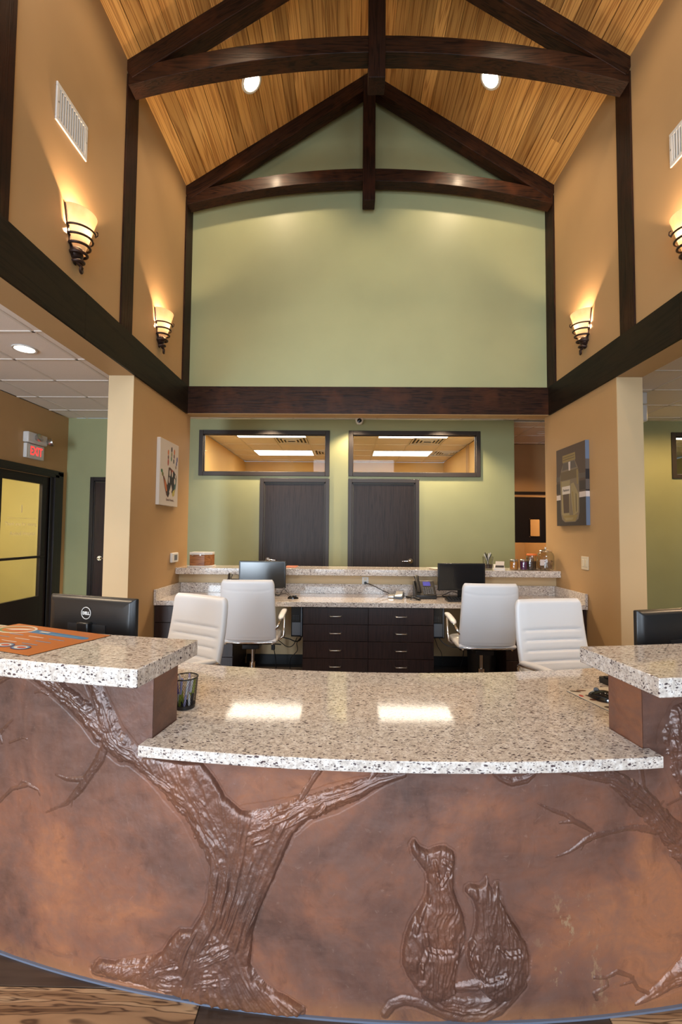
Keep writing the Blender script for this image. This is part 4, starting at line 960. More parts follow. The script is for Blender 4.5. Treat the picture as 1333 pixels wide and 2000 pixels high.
drawer_unit(-.620, .606, 2, 'dark cabinet with two columns of drawers between the two rear chairs')
drawer_unit(-W2+.003, -1.272, 1, 'dark drawer cabinet under the left end of the rear worktop')
drawer_unit(1.272, W2-.003, 1, 'dark drawer cabinet under the right end of the rear worktop')
# ------------------------------------------------------------------ office chairs
def cushion_back():
    """padded back: front face (+Y) tufted in bands, rear face smooth with a curved seam; returns MB"""
    nv, nu = 64, 30; Z0, Z1 = .470, 1.003; vs = []
    def hw(v): return .232-.010*v+.004*math.sin(v*3.1) - .030*max(0, (v-.90)/.10)**2.2*.6 - .022*max(0, (.06-v)/.06)**2
    def cy(v): return -.185-.030*math.sin(v*math.pi*.9)-.105*v**1.15
    seams = [.0, .11, .22, .33, .44, .55, .66]
    for i in range(nv+1):
        v = i/nv; z = Z0+(Z1-Z0)*v; w = hw(v); c = cy(v)
        end = math.sqrt(max(0, 1-max(0, (abs(v-.5)-.455)/.045)**2))
        dmin = min(abs(v-s_) for s_ in seams)
        tuft = 1-.42*math.exp(-(dmin/.012)**2)
        for j in range(nu):
            q = 2*math.pi*j/nu; cx_, sy_ = math.cos(q), math.sin(q)
            x = w*math.copysign(abs(cx_)**.35, cx_); t = math.copysign(abs(sy_)**.55, sy_)
            inner = max(0, min(1, (.84-abs(x)/w)/.06))
            bow = .022*(x/w)**2
            if sy_ > 0: th = .032*t*end*((1-inner)+inner*tuft)*(1.0 if abs(x)/w < .9 else 1) - (.003 if .80 < abs(x)/w < .87 and t > .5 else 0)
            else:
                d = v-(.865-.055*(1-(x/w)**2)); th = .034*t*end*(1-.10*math.exp(-(d/.008)**2)-.10*math.exp(-((v-.055)/.010)**2))
            vs.append((x, c+th+bow, z))
    fs = [(i*nu+j, i*nu+(j+1) % nu, (i+1)*nu+(j+1) % nu, (i+1)*nu+j) for i in range(nv) for j in range(nu)]
    fs += [tuple(range(nu))[::-1], tuple(range(nv*nu, (nv+1)*nu))]
    return MB().add(vs, fs)
def cushion_seat():
    nv, nu = 60, 28; vs = []
    seams = [.12, .24, .36, .48, .60, .72, .84]
    for i in range(nv+1):
        v = i/nv; y = -.20+.47*v; w = .235; zc = .462-.035*max(0, (v-.75)/.25)**2+.012*max(0, (.2-v)/.2)**2
        end = math.sqrt(max(0, 1-max(0, (abs(v-.5)-.46)/.04)**2)); tuft = 1-.35*math.exp(-(min(abs(v-s_) for s_ in seams)/.012)**2)
        for j in range(nu):
            q = 2*math.pi*j/nu; cx_, sy_ = math.cos(q), math.sin(q)
            x = w*math.copysign(abs(cx_)**.35, cx_); t = math.copysign(abs(sy_)**.6, sy_)
            th = (.040*t*end*(tuft if abs(x)/w < .84 else 1)) if sy_ > 0 else .022*t*end
            vs.append((x, y, zc+th))
    fs = [(i*nu+j, (i+1)*nu+j, (i+1)*nu+(j+1) % nu, i*nu+(j+1) % nu) for i in range(nv) for j in range(nu)]
    fs += [tuple(range(nu)), tuple(range(nv*nu, (nv+1)*nu))[::-1]]
    return MB().add(vs, fs)
def chair_proto():
    root = empty('office_chair')
    cushion_back().obj('backrest', 'leather', root, smooth=60)
    cushion_seat().obj('seat', 'leather', root, smooth=60)
    # flat chrome rail under and behind the cushions
    mb = MB()
    for sg in (-1, 1):
        x = sg*.205
        mb.tube([(x, .20, .437), (x, -.14, .437), (x*.98, -.19, .452)], .010, 8)
    mb.tube([(-.200, -.190, .463), (-.1, -.206, .461), (0, -.212, .460), (.1, -.206, .461), (.200, -.190, .463)], .007, 8)
    mb.obj('rear_frame', 'chrome', root, smooth=50)
    for sg in (-1, 1):
        x = sg*.262; mb = MB()
        path = [(sg*.19, .085, .432), (sg*.235, .090, .434), (x, .094, .452), (x, .120, .53), (x, .150, .63), (x, .155, .662), (x, .130, .672), (x, -.05, .655), (x, -.165, .642), (sg*.255, -.195, .622), (sg*.246, -.205, .600), (sg*.228, -.205, .580)]
        mb.tube(path, .0115, 8); arm = mb.obj('armrest_frame', 'chrome', root, smooth=50)
        pad = []
        nv, nu = 16, 14
        for i in range(nv+1):
            v = i/nv; y = -.165+.345*v; e = math.sqrt(max(0, 1-(abs(2*v-1))**6)); 
            for j in range(nu):
                q = 2*math.pi*j/nu; pad.append((x+.026*e*math.copysign(abs(math.cos(q))**.7, math.cos(q)), y, .662+.026*v-.006*(2*v-1)**2+.015*e*math.copysign(abs(math.sin(q))**.8, math.sin(q))))
        MB().add(pad, [(i*nu+j, (i+1)*nu+j, (i+1)*nu+(j+1) % nu, i*nu+(j+1) % nu) for i in range(nv) for j in range(nu)]).obj('armrest_pad', 'leather', root, smooth=60)
    MB().box(-.075, .075, -.12, .12, .385, .425).box(-.17, .17, .03, .07, .418, .432).box(-.17, .17, -.09, -.05, .418, .432).obj('tilt_mechanism', 'black', root, bevel=.006)
    mb = MB().tube([(.06, .02, .40), (.20, .02, .398), (.25, .02, .394)], .006, 6); mb.obj('tilt_lever', 'black', root)
    MB().cyl((0, 0, .24), (0, 0, .39), .014, 16).obj('gas_piston', 'steel', root, smooth=50)
    MB().cyl((0, 0, .085), (0, 0, .245), .027, 20).obj('gas_column', 'chrome', root, smooth=50)
    MB().lathe([(0, .060), (.045, .062), (.050, .10), (.032, .125), (0, .125)], 24).obj('base_hub', 'chrome', root, smooth=50)
    for k in range(5):
        q = 2*math.pi*k/5+.6; c, s_ = math.cos(q), math.sin(q)
        sp_ = MB().tube([(.03*c, .03*s_, .100), (.17*c, .17*s_, .085), (.30*c, .30*s_, .068)], [.020, .016, .012], 8).obj('base_spoke', 'chrome', root, smooth=50)
        mb = MB()
        for d in (-.016, .016): mb.cyl((.30*c-(d-.009)*s_, .30*s_+(d-.009)*c, .027), (.30*c-(d+.009)*s_, .30*s_+(d+.009)*c, .027), .0265, 16)
        mb.cyl((.30*c, .30*s_, .03), (.30*c, .30*s_, .066), .006, 8); mb.obj('caster', 'black', sp_, smooth=50)
    return root
cpz = chair_proto()
CH = [((-1.045, 4.055), math.radians(1), 'white leather office chair in front of the rear left monitor, its plain back to us'),
      ((.955, 3.95), math.radians(-1), 'white leather office chair in front of the rear right monitor, its plain back to us'),
      ((-1.265, 2.600), math.radians(151), 'white banded office chair behind the mesh pen cup, facing the counter'),
      ((1.095, 2.560), math.radians(191), 'white banded office chair behind the computer mouse, facing the counter')]
for k, ((x, y), rz, lb) in enumerate(CH):
    o = cpz if k == 0 else copy_tree(cpz)
    o.location = (x, y, 0); o.rotation_euler = (0, 0, rz); tag(o, lb, 'chair', 'white office chairs')
# ------------------------------------------------------------------ monitors
def monitor_rear(x, y, rz, label, logo=True, ztop=1.128, w=.457):
    """seen from behind: local -Y is the moulded back"""
    root = empty('monitor', (x, y, .76), rz, label, 'monitor'); h = .285; zt = ztop-.76; w /= 2
    vs = []; rings = [(0, 0), (.0, .014), (.006, .020), (.020, .030), (.055, .036), (.09, .040)]
    for ins, d in rings:
        for sx, sz in ((-1, 0), (1, 0), (1, 1), (-1, 1)):
            vs.append((sx*(w-ins), .020-d, (zt-h)+ins if sz == 0 else zt-ins*.75))
    n = len(rings); fs = [(3, 2, 1, 0)[::-1]]
    for i in range(n-1):
        for k in range(4): fs.append((4*i+k, 4*i+(k+1) % 4, 4*(i+1)+(k+1) % 4, 4*(i+1)+k))
    fs.append(tuple(range(4*(n-1), 4*n)))
    MB().add(vs, fs).obj('monitor_shell', 'black', root, bevel=.004, weld=True)
    MB().box(-w+.016, w-.016, .0195, .022, zt-h+.02, zt-.016).obj('screen', 'screen', root)
    MB().box(-.03, .03, -.045, -.018, .02, zt-.10).obj('stand_neck', 'black', root, bevel=.006)
    MB().lathe([(0, 0), (.11, 0), (.112, .006), (.10, .012), (0, .014)], 32).obj('stand_base', 'black', root, smooth=40)
    MB().box(-.10, .10, -.0235, -.0195, zt-.215, zt-.11).obj('vent_panel', 'black_matt', root)
    if logo:
        Rb = Matrix(((1, 0, 0, 0), (0, 0, -1, 0), (0, 1, 0, 0), (0, 0, 0, 1)))
        g = MB(); pts = [(.024*math.cos(2*math.pi*k/40)-.004, -.0212, zt-.066+.024*math.sin(2*math.pi*k/40)) for k in range(40)]
        lp = MB().tube(pts, .0015, 6, closed=True).obj('logo_ring', 'white_plastic', root)
        text('DELL', .0165, 'white_plastic', root, Matrix.Translation((-.004, -.0210, zt-.067)) @ Rb, name='logo_letters', extrude=.0006, bold=.0009, sx=1.0)
    return root
monitor_rear(-1.280, 1.885, math.radians(-17), 'black monitor seen from behind with a round white logo, left of the office chairs')
monitor_rear(1.082, 1.752, math.radians(17), 'black monitor seen from behind at the far right, cut by the picture edge', ztop=1.126)
def monitor_front(x, y, rz, label, ztop, w=.48, h=.272):
    root = empty('monitor', (x, y, .752), rz, label, 'monitor'); w /= 2; z1 = ztop-.752; z0 = z1-h
    MB().box(-w, w, -.012, .016, z0, z1).box(-w*.7, w*.7, .016, .035, z0+.05, z1-.04).obj('monitor_shell', 'black', root, bevel=.004)
    MB().box(-w+.016, w-.016, -.0135, -.0118, z0+.018, z1-.014).obj('screen', 'screen', root)
    MB().box(-.028, .028, .030, .052, .012, z0+.12).obj('stand_neck', 'black', root, bevel=.005)
    MB().box(-.10, .10, -.03, .13, .0, .012).obj('stand_base', 'black', root, bevel=.005)
    MB().cyl((w-.014, -.0128, z0+.009), (w-.014, -.0138, z0+.009), .003, 10).obj('power_button', 'steel', root)
    return root
monitor_front(-1.067, 4.57, math.radians(-3), 'black monitor with a bluish screen behind the rear left chair', 1.107)
monitor_front(.945, 4.57, math.radians(3), 'black monitor with a dark screen behind the rear right chair', 1.103)
# ------------------------------------------------------------------ things on the rear ledge
ZL = 1.018
t = tag(MB().prism([(-.125+.0, -.10), (.06, -.10), (.125, -.03), (.125, .10), (-.125, .10)], 0, .014).obj('tray', 'white_plastic', bevel=.004, loc=(-1.800, 4.93, ZL)), 'white tray under the little wooden box on the rear ledge', 'tray')
M['box_wood'] = wood('honey_wood', (.30, .115, .035), (.42, .17, .055), (.16, .05, .015), (30, 3, 30), .35, 2.0, .0002, 'X', .2)
bx = empty('wooden_box', (-1.800, 4.935, ZL+.014), 0, 'small honey coloured wooden box with a white lid on the rear ledge', 'box')
pb = [(-.115, -.075), (.045, -.075), (.112, -.010), (.112, .075), (-.115, .075)]
MB().prism(pb, 0, .115).obj('box_body', 'box_wood', bx, bevel=.002)
MB().prism([(a*1.02, b*1.03) for a, b in pb], .116, .144).obj('box_lid', 'white_plastic', bx, bevel=.004)
MB().box(-.092, -.074, -.080, -.074, .108, .122).box(-.008, .010, -.080, -.074, .108, .122).obj('latch', 'steel', bx)
o = MB().box(-.062, .062, -.12, .13, 0, .004).obj('flyer', plain('orange_print', (.42, .10, .03), .5), loc=(-.828, 5.000, ZL)); tag(o, 'orange red flyer lying flat on the rear ledge beside the left monitor', 'flyer')
o = MB().box(-.07, .07, -.10, .10, 0, .003).obj('paper', 'canvas', loc=(.775, 4.985, ZL)); o.rotation_euler = (0, 0, .25); tag(o, 'pale paper lying on the rear ledge left of the right monitor', 'paper')
o = MB().tube([(.68, 4.90, ZL+.004), (.70, 4.83, ZL+.006), (.74, 4.80, ZL+.004), (.78, 4.805, ZL+.004)], .0025, 6).obj('loose_cord', plain('dark_red_cord', (.12, .02, .015), .5)); tag(o, 'thin dark red cord end on the rear ledge by the paper', 'cord')
pg = empty('pen_glass', (1.305, 4.875, ZL), 0, 'clear glass holding black and white pens on the rear ledge', 'pen holder')
MB().lathe([(0, .0), (.046, 0), (.050, .01), (.056, .14), (.053, .14), (.047, .012), (0, .010)], 28).obj('glass', 'jar_glass', pg, smooth=60)
MB().lathe([(0, .012), (.0455, .012), (.049, .055), (0, .058)], 20).obj('filling', plain('dark_beans', (.03, .012, .010), .5), pg, smooth=60)
for k in range(6):
    a = k*1.05; dx, dy = .036*math.cos(a), .030*math.sin(a)
    p0 = (1.305-dx*.35, 4.875-dy*.35, ZL+.06); p1 = (1.305+dx*1.1, 4.875+dy*1.1, ZL+.165+.008*(k % 3))
    pn = MB().tube([p0, p1], .0048, 8).obj('pen', 'white_plastic' if k % 2 else 'black', smooth=50); tag(pn, ('white' if k % 2 else 'black')+' pen standing in the clear glass on the rear ledge', 'pen', 'white pens in the glass' if k % 2 else 'black pens in the glass')
cdh = empty('card_holder', (1.435, 4.905, ZL), -.2, 'small stand of printed cards beside the pen glass', 'card holder')
MB().prism([(-.04, 0), (.05, 0), (.055, .012), (.02, .02), (.03, .055), (-.04, .01)], -.055, .055, 'X').obj('holder', 'white_plastic', cdh, loc=(0, 0, 0))
mb = MB().add([(-.045, -.030, .018), (.045, -.030, .018), (.060, .035, .085), (-.030, .035, .085), (-.045, -.026, .018), (.045, -.026, .018), (.060, .039, .085), (-.030, .039, .085)], [(0,1,2,3),(7,6,5,4),(0,4,5,1),(2,6,7,3),(1,5,6,2),(0,3,7,4)])
mb.obj('cards', 'canvas', cdh)
MB().add([(-.042, -.0275, .024), (.046, -.0275, .024), (.051, -.006, .044), (-.036, -.006, .044)], [(0,1,2,3)]).obj('card_band', 'p_black', cdh)
def jar(x, y, r, h, lidmat, fill, label, lid_h=.014, fill_h=.8, cat='jar'):
    root = empty('jar', (x, y, ZL), 0, label, cat)
    MB().lathe([(0, 0), (r*.94, 0), (r, .006), (r, h*.88), (r*.92, h), (r*.88, h), (r*.95, h*.86), (r*.95, .008), (0, .006)], 32).obj('jar_glass', 'jar_glass', root, smooth=50)
    MB().lathe([(0, .0065), (r*.93, .0065), (r*.93, h*fill_h), (0, h*fill_h+.003)], 28).obj('contents', fill, root, smooth=50)
    MB().lathe([(0, h+.001), (r*.96, h+.001), (r*.98, h+lid_h*.8), (r*.9, h+lid_h), (0, h+lid_h)], 28).obj('lid', lidmat, root, smooth=40)
    return root
jar(1.583, 4.87, .044, .098, 'steel', plain('orange_wax', (.62, .24, .03), .35), 'small jar of orange wax with a steel lid on the rear ledge', fill_h=.9)
jar(1.680, 4.855, .038, .100, 'steel', plain('purple_wax', (.13, .012, .12), .35), 'small jar of deep purple wax with a steel lid on the rear ledge', fill_h=.9)
jar(1.765, 4.895, .042, .122, 'jar_glass', plain('brown_treats', (.07, .030, .018), .7), 'clear jar of dark brown treats between the purple jar and the big jar', fill_h=.75)
jar(1.815, 4.975, .055, .150, plain('orange_lid', (.75, .16, .03), .4), plain('brown_biscuits', (.16, .075, .035), .7), 'jar with a flat orange lid behind the dark treats jar', fill_h=.6, lid_h=.018)
bj = empty('treat_jar', (1.920, 4.865, ZL), 0, 'big round glass jar half full of tan dog treats with a chrome lid', 'jar')
MB().lathe([(0, 0), (.070, 0), (.082, .012), (.086, .06), (.086, .15), (.076, .180), (.062, .195), (.058, .195), (.072, .178), (.082, .148), (.082, .014), (0, .008)], 36).obj('jar_glass', 'jar_glass', bj, smooth=60)
MB().lathe([(.0, .195), (.066, .196), (.070, .204), (.064, .214), (.02, .222), (0, .222)], 32).obj('lid', 'chrome', bj, smooth=50)
MB().ball((0, 0, .236), .014, 14).obj('knob', 'chrome', bj, smooth=60)
mb = MB(); rr_ = random.Random(3)
for k in range(210):
    a = rr_.random()*6.28; r_ = .070*math.sqrt(rr_.random()); z = .016+.085*rr_.random(); d = Vector((rr_.uniform(-1, 1), rr_.uniform(-1, 1), rr_.uniform(-.5, .5))).normalized()*.013
    c = Vector((r_*math.cos(a)*.88, r_*math.sin(a)*.88, z)); mb.tube([c-d, c+d], .0055, 5)
tag(mb.obj('treats', plain('tan_treats', (.36, .19, .09), .7), bj), kind='stuff')
jl = MB().add([(-.095, -.084, .055), (-.052, -.090, .055), (-.052, -.090, .118), (-.095, -.084, .118), (-.095, -.082, .055), (-.052, -.088, .055), (-.052, -.088, .118), (-.095, -.082, .118)], [(0,1,2,3),(7,6,5,4),(0,4,5,1),(1,5,6,2),(2,6,7,3),(3,7,4,0)]).obj('hanging_tag', 'p_pale', bj)
# ------------------------------------------------------------------ things on the rear worktop
ZW = .752
def desk_phone(x, y, rz, label):
    root = empty('desk_phone', (x, y, ZW), rz, label, 'telephone')
    MB().prism([(-.085, 0), (.09, 0), (.09, .10), (.075, .165), (.060, .165), (-.085, .035)], -.105, .105, 'X').obj('phone_base', 'black', root, bevel=.006)
    ang = math.atan2(.13, .145); R_ = Matrix.Rotation(ang, 4, 'X')
    base = Matrix.Translation((0, -.075, .044)) @ R_
    def put(mb, nm, mt): o = mb.obj(nm, mt, root, bevel=.001, seg=1); o.matrix_local = base; return o
    put(MB().box(-.012, .062, .112, .165, .0, .004), 'phone_display', 'screen_blue')
    key = None
    for r_ in range(5):
        for c in range(5):
            kx, ky = -.016+c*.022, .012+r_*.018
            if key is None: key = put(MB().box(-.007, .007, -.005, .005, 0, .004), 'key', 'grey_plastic')
            kk = key if (r_ == 0 and c == 0) else clone(key, 'key', root)
            kk.matrix_local = base @ Matrix.Translation((kx, ky, 0))
    hs = MB().tube([(-.072, .0, .030), (-.072, .012, .036), (-.072, .10, .038), (-.072, .19, .036), (-.072, .205, .028)], [.024, .022, .016, .022, .025], 12)
    o = hs.obj('handset', 'black', root, smooth=60); o.matrix_local = base
    return root
desk_phone(.575, 4.575, math.radians(2), 'black desk phone with a small blue display beside the card terminal')
desk_phone(-1.335, 4.60, math.radians(8), 'black desk phone half hidden behind the rear left chair')
ctm = empty('card_terminal', (.315, 4.555, ZW), math.radians(-14), 'silver and black card terminal plugged in on the rear worktop', 'card reader')
MB().prism([(-.085, 0), (.085, 0), (.085, .045), (.03, .060), (-.085, .022)], -.040, .045, 'X').obj('terminal_body', 'grey_plastic', ctm, bevel=.006)
MB().prism([(-.06, 0), (.07, 0), (.07, .040), (-.06, .030)], -.105, -.040, 'X').obj('printer_part', 'steel', ctm, bevel=.008)
MB().prism([(-.080, .0265), (.025, .0595), (.025, .0630), (-.080, .0300)], -.030, .036, 'X').obj('keypad', 'steel', ctm)
MB().prism([(-.086, .0235), (-.066, .0300), (-.066, .0335), (-.086, .0270)], -.026, .032, 'X').obj('terminal_button', 'white_plastic', ctm)
def mouse(x, y, z, rz, label, sc=1.0, mat='black_gloss'):
    root = empty('computer_mouse', (x, y, z), rz, label, 'mouse')
    nv, nu = 18, 20; vs = []
    for i in range(nv+1):
        v = i/nv; e = math.sin(math.pi*min(1, max(0, v)))**.45; yy = -.055+.11*v
        for j in range(nu+1):
            q = math.pi*j/nu; vs.append((sc*.031*e*math.cos(q), sc*yy, sc*(.036-.010*v)*e*math.sin(q)**.8))
    fs = [(i*(nu+1)+j, i*(nu+1)+j+1, (i+1)*(nu+1)+j+1, (i+1)*(nu+1)+j) for i in range(nv) for j in range(nu)]
    MB().add(vs, fs).obj('mouse_body', mat, root, smooth=60)
    MB().cyl((-.003*sc, .026*sc, .026*sc), (.003*sc, .026*sc, .026*sc), .009*sc, 14).obj('scroll_wheel', 'grey_plastic', root)
    return root
mouse(-.735, 4.43, ZW, math.radians(-80), 'small black mouse on the rear worktop beside the left monitor')
def keyboard(x, y, z, rz, label, w=.44):
    root = empty('keyboard', (x, y, z), rz, label, 'keyboard')
    MB().prism([(-.075, 0), (.075, 0), (.075, .026), (-.075, .012)], -w/2, w/2, 'X').obj('keyboard_case', 'black', root, bevel=.003)
    k0 = None
    for r_ in range(5):
        for c in range(15):
            kx = -w/2+.022+c*(w-.044)/14; ky = -.054+r_*.026; kz = .0125+(ky+.075)*.093
            if k0 is None: k0 = MB().box(-.010, .010, -.010, .010, 0, .006).obj('key', 'black_matt', root); k0.location = (kx, ky, kz)
            else: clone(k0, 'key', root, (kx, ky, kz))
    return root
keyboard(.985, 4.40, ZW, math.radians(0), 'black keyboard under the rear right monitor', .46)
keyboard(-1.12, 4.40, ZW, math.radians(0), 'black keyboard under the rear left monitor behind the chair', .40)
hd = MB().tube([(.385, 4.505, ZW+.018), (.40, 4.475, ZW+.022), (.43, 4.44, ZW+.022), (.47, 4.405, ZW+.014), (.50, 4.385, ZW+.014)], [.012, .016, .008, .008, .015], 10)
hd.tube([(.41, 4.42, ZW+.012), (.445, 4.425, ZW+.030), (.49, 4.41, ZW+.016)], .007, 8)
tag(hd.obj('headset', 'black', smooth=60), 'black cordless headset lying in front of the phone and card terminal', 'headset')
ot = empty('power_outlet', (-.012, 4.854, .886), 0, 'white double power outlet on the cream wall behind the rear worktop', 'socket')
MB().box(-.035, .035, -.006, 0, -.042, .042).obj('outlet_plate', 'white_plastic', ot, bevel=.002)
for zz in (-.019, .019): MB().box(-.015, .015, -.008, -.005, zz-.013, zz+.013).obj('outlet_face', 'almond', ot, bevel=.002)
cb = MB().cyl((-.012, 4.846, .868), (-.012, 4.815, .868), .014, 12).tube([(-.012, 4.815, .868), (.03, 4.79, .860), (.10, 4.76, .832), (.17, 4.72, .800), (.225, 4.68, .780), (.25, 4.645, .778)], .0042, 6)
tag(cb.obj('plugged_cord', 'black', smooth=50), 'black cord with its plug running from the outlet to the card terminal', 'cord')
def cord(name, pts, label, r=.0035, grp=None, mat='black'):
    P = [Vector(p) for p in pts]; out = []
    for i in range(len(P)-1):
        p0 = P[max(0, i-1)]; p1 = P[i]; p2 = P[i+1]; p3 = P[min(len(P)-1, i+2)]
        for k in range(6):
            t = k/6; out.append(.5*((2*p1)+(-p0+p2)*t+(2*p0-5*p1+4*p2-p3)*t*t+(-p0+3*p1-3*p2+p3)*t**3))
    out.append(P[-1]); o = MB().tube(out, r, 6).obj(name, mat, smooth=50); return tag(o, label, 'cord', grp)
cord('monitor_cable', [(-.97, 4.64, ZW+.03), (-.90, 4.60, ZW+.005), (-.87, 4.56, ZW+.05), (-.84, 4.55, ZW+.075), (-.80, 4.50, ZW+.05), (-.755, 4.455, ZW+.014)], 'thin black cable looping from the left monitor to the small mouse', .0028)
cord('monitor_cable', [(-1.0, 4.68, ZW+.004), (-.92, 4.64, ZW+.006), (-.84, 4.62, ZW+.020), (-.80, 4.60, ZW+.006)], 'short black cable lying under the left monitor', .003)
cord('monitor_cable', [(.93, 4.66, ZW+.04), (.86, 4.63, ZW+.06), (.80, 4.60, ZW+.040), (.76, 4.60, ZW+.022), (.78, 4.62, ZW+.006), (.88, 4.64, ZW+.004)], 'black cable looping under the right monitor', .004)
cord('phone_cord', [(.66, 4.62, ZW+.006), (.72, 4.64, ZW+.005), (.80, 4.68, ZW+.005), (.90, 4.70, ZW+.006)], 'black cord on the worktop from the phone to the right monitor', .004)
cord('phone_cord', [(.37, 4.60, ZW+.012), (.42, 4.61, ZW+.014), (.48, 4.62, ZW+.010)], 'short black cord between the card terminal and the phone', .004)
# ------------------------------------------------------------------ under the rear worktop
def tower(x, label):
    root = empty('computer_tower', (x, 4.33, .415), 0, label, 'computer', 'computer towers hung under the rear worktop')
    MB().box(-.050, .050, .0, .38, .0, .285).obj('tower_case', 'dgrey_plastic', root, bevel=.004)
    MB().box(-.048, .034, -.006, .0, .006, .128).obj('front_panel', 'grey_plastic', root, bevel=.003)
    MB().box(-.048, .034, -.005, .0, .132, .280).obj('front_grille', 'black', root, bevel=.002)
    MB().box(.036, .050, -.008, .0, .0, .285).obj('side_strip', 'grey_plastic', root, bevel=.003)
    d0 = None; mb = MB()
    for r_ in range(4):
        for c in range(4): mb.cyl((-.036+c*.016, -.0055, .15+r_*.014), (-.036+c*.016, -.007, .15+r_*.014), .003, 6)
    mb.obj('port_row', 'grey_plastic', root)
    MB().box(-.058, -.052, .02, .36, -.010, .290).box(.052, .058, .02, .36, -.010, .290).box(-.058, .058, .02, .36, -.012, -.006).obj('hanger_bracket', 'black', root)
    return root
tower(-.683, 'dark computer tower hung left of the drawer cabinet beside the rear left chair')
tower(.668, 'dark computer tower hung right of the drawer cabinet beside the rear right chair')
cord('floor_cable', [(-.66, 4.45, .40), (-.665, 4.50, .34), (-.72, 4.55, .31), (-.80, 4.58, .33), (-.92, 4.60, .345), (-1.02, 4.62, .34)], 'thick black cable sagging from the tower towards the left chair', .006)
cord('floor_cable', [(-.70, 4.50, .36), (-.74, 4.52, .28), (-.80, 4.55, .255), (-.88, 4.58, .30), (-.95, 4.60, .35)], 'black cable in a low loop under the left of the worktop', .004)
cord('floor_cable', [(-.645, 4.45, .38), (-.70, 4.50, .31), (-.70, 4.55, .22), (-.77, 4.60, .13), (-.78, 4.62, .02)], 'black cable dropping to the floor left of the drawers', .004)
cb = cord('floor_cable', [(-.965, 4.60, .34), (-.955, 4.58, .29), (-.94, 4.58, .22), (-.925, 4.60, .12), (-.92, 4.61, .02)], 'black cable with an inline brick hanging behind the left chair', .0045)
MB().box(-.018, .018, -.012, .012, -.035, .035).obj('inline_brick', 'black', cb, bevel=.006, loc=(-.948, 4.58, .25))
cord('floor_cable', [(-1.10, 4.62, .40), (-1.12, 4.62, .28), (-1.16, 4.64, .10), (-1.18, 4.65, .01)], 'thin black cable falling behind the left chair stem', .003)
cord('floor_cable', [(.66, 4.55, .40), (.70, 4.56, .28), (.745, 4.58, .20), (.755, 4.60, .08)], 'thin black cable under the right tower', .003)
cord('floor_cable', [(.68, 4.50, .41), (.76, 4.52, .31), (.88, 4.55, .27), (1.02, 4.58, .29)], 'grey cable sagging from the right tower behind the chair', .005, mat='grey_plastic')
cord('floor_cable', [(.95, 4.58, .34), (.97, 4.60, .2), (.94, 4.62, .05)], 'black cable dropping behind the right chair seat', .004)
wb = empty('waste_bin', (1.115, 4.48, 0), 0, 'tall black waste bin under the rear worktop behind the right chair', 'bin')
MB().lathe([(0, 0), (.125, 0), (.145, .40), (.150, .40), (.150, .41), (.138, .41), (.120, .01), (0, .01)], 32).obj('bin_body', 'black_matt', wb, smooth=50)
# ------------------------------------------------------------------ things on the front counter
mt_ = ['mat_orange', 'mat_blue', 'mat_white', 'mat_lblue', 'mat_navy', 'mat_red', 'mat_green']
for n_, c_ in zip(mt_, ((.50, .15, .028), (.05, .20, .42), (.72, .66, .58), (.16, .32, .48), (.05, .06, .20), (.50, .06, .03), (.20, .26, .10))): M[n_] = plain(n_, c_, .35)
om = empty('counter_mat', (0, 0, 1.03), 0, 'orange printed mat with a blue band and paw rings on the raised left ledge', 'mat')
O_, A_, B_ = Vector((-1.150, 1.347)), Vector((-1.050, 1.608)), Vector((-1.512, 1.788))
ex_ = (A_-B_); ey_ = (A_-O_)       # along the long edge / short edge
Lx = ex_.length; ex_ = ex_/Lx; Ly = .285; ey_ = Vector((-ex_.y, ex_.x))
P0 = A_-ey_*Ly-ex_*Lx              # near-left corner
def T_(u, v): p = P0+ex_*(u*Lx)+ey_*(v*Ly); return (p.x, p.y)
MB().prism([T_(0,0), T_(1,0), T_(1,1), T_(0,1)], 0, .002, mi=0).obj('mat_sheet', 'mat_orange', om)
MB().prism([T_(-.006,-.008), T_(1.004,-.008), T_(1.004,1.006), T_(-.006,1.006)], -.0002, .0010).obj('mat_edge', 'black', om)
mb = MB(); lay[0] = 0
def pr(poly, m):
    lay[0] += 1; z = .002+lay[0]*.00004; mb.prism([T_(*p) for p in poly], z, z+.0002, 'Z', mt_.index(m))
def el(u, v, a, b, m): pr(ell(u, v, a, b*1.8, 24), m)
pr([(.30,.70),(.93,.70),(.955,.745),(.93,.80),(.30,.84)], 'mat_blue'); pr([(.44,.76),(.54,.76),(.54,.80),(.44,.80)], 'mat_white'); pr([(.58,.73),(.86,.73),(.86,.755),(.58,.755)], 'mat_lblue')
el(.20, .75, .175, .105, 'mat_white'); el(.20, .75, .155, .090, 'mat_green'); el(.215, .755, .140, .080, 'mat_orange')
pr([(.10,.72),(.20,.80),(.32,.86),(.30,.76),(.22,.70)], 'mat_white'); pr([(.15,.68),(.24,.74),(.33,.79),(.27,.70)], 'mat_red')
for r_, (u0, n) in enumerate(((.08, 4), (.05, 4), (.03, 4))):
    for k in range(n): pr([(u0+k*.21, .56-r_*.13), (u0+k*.21+.15, .56-r_*.13), (u0+k*.21+.15, .575-r_*.13), (u0+k*.21, .575-r_*.13)], 'mat_lblue' if k % 2 else 'mat_white')
for k, u in enumerate((.44, .61, .77)):
    v = .17
    el(u, v, .075, .045, 'mat_navy'); el(u, v, .064, .037, 'mat_lblue'); el(u, v, .052, .029, 'mat_white'); el(u+.008, v, .034, .018, 'mat_red')
mb.obj('mat_print', mt_, om)
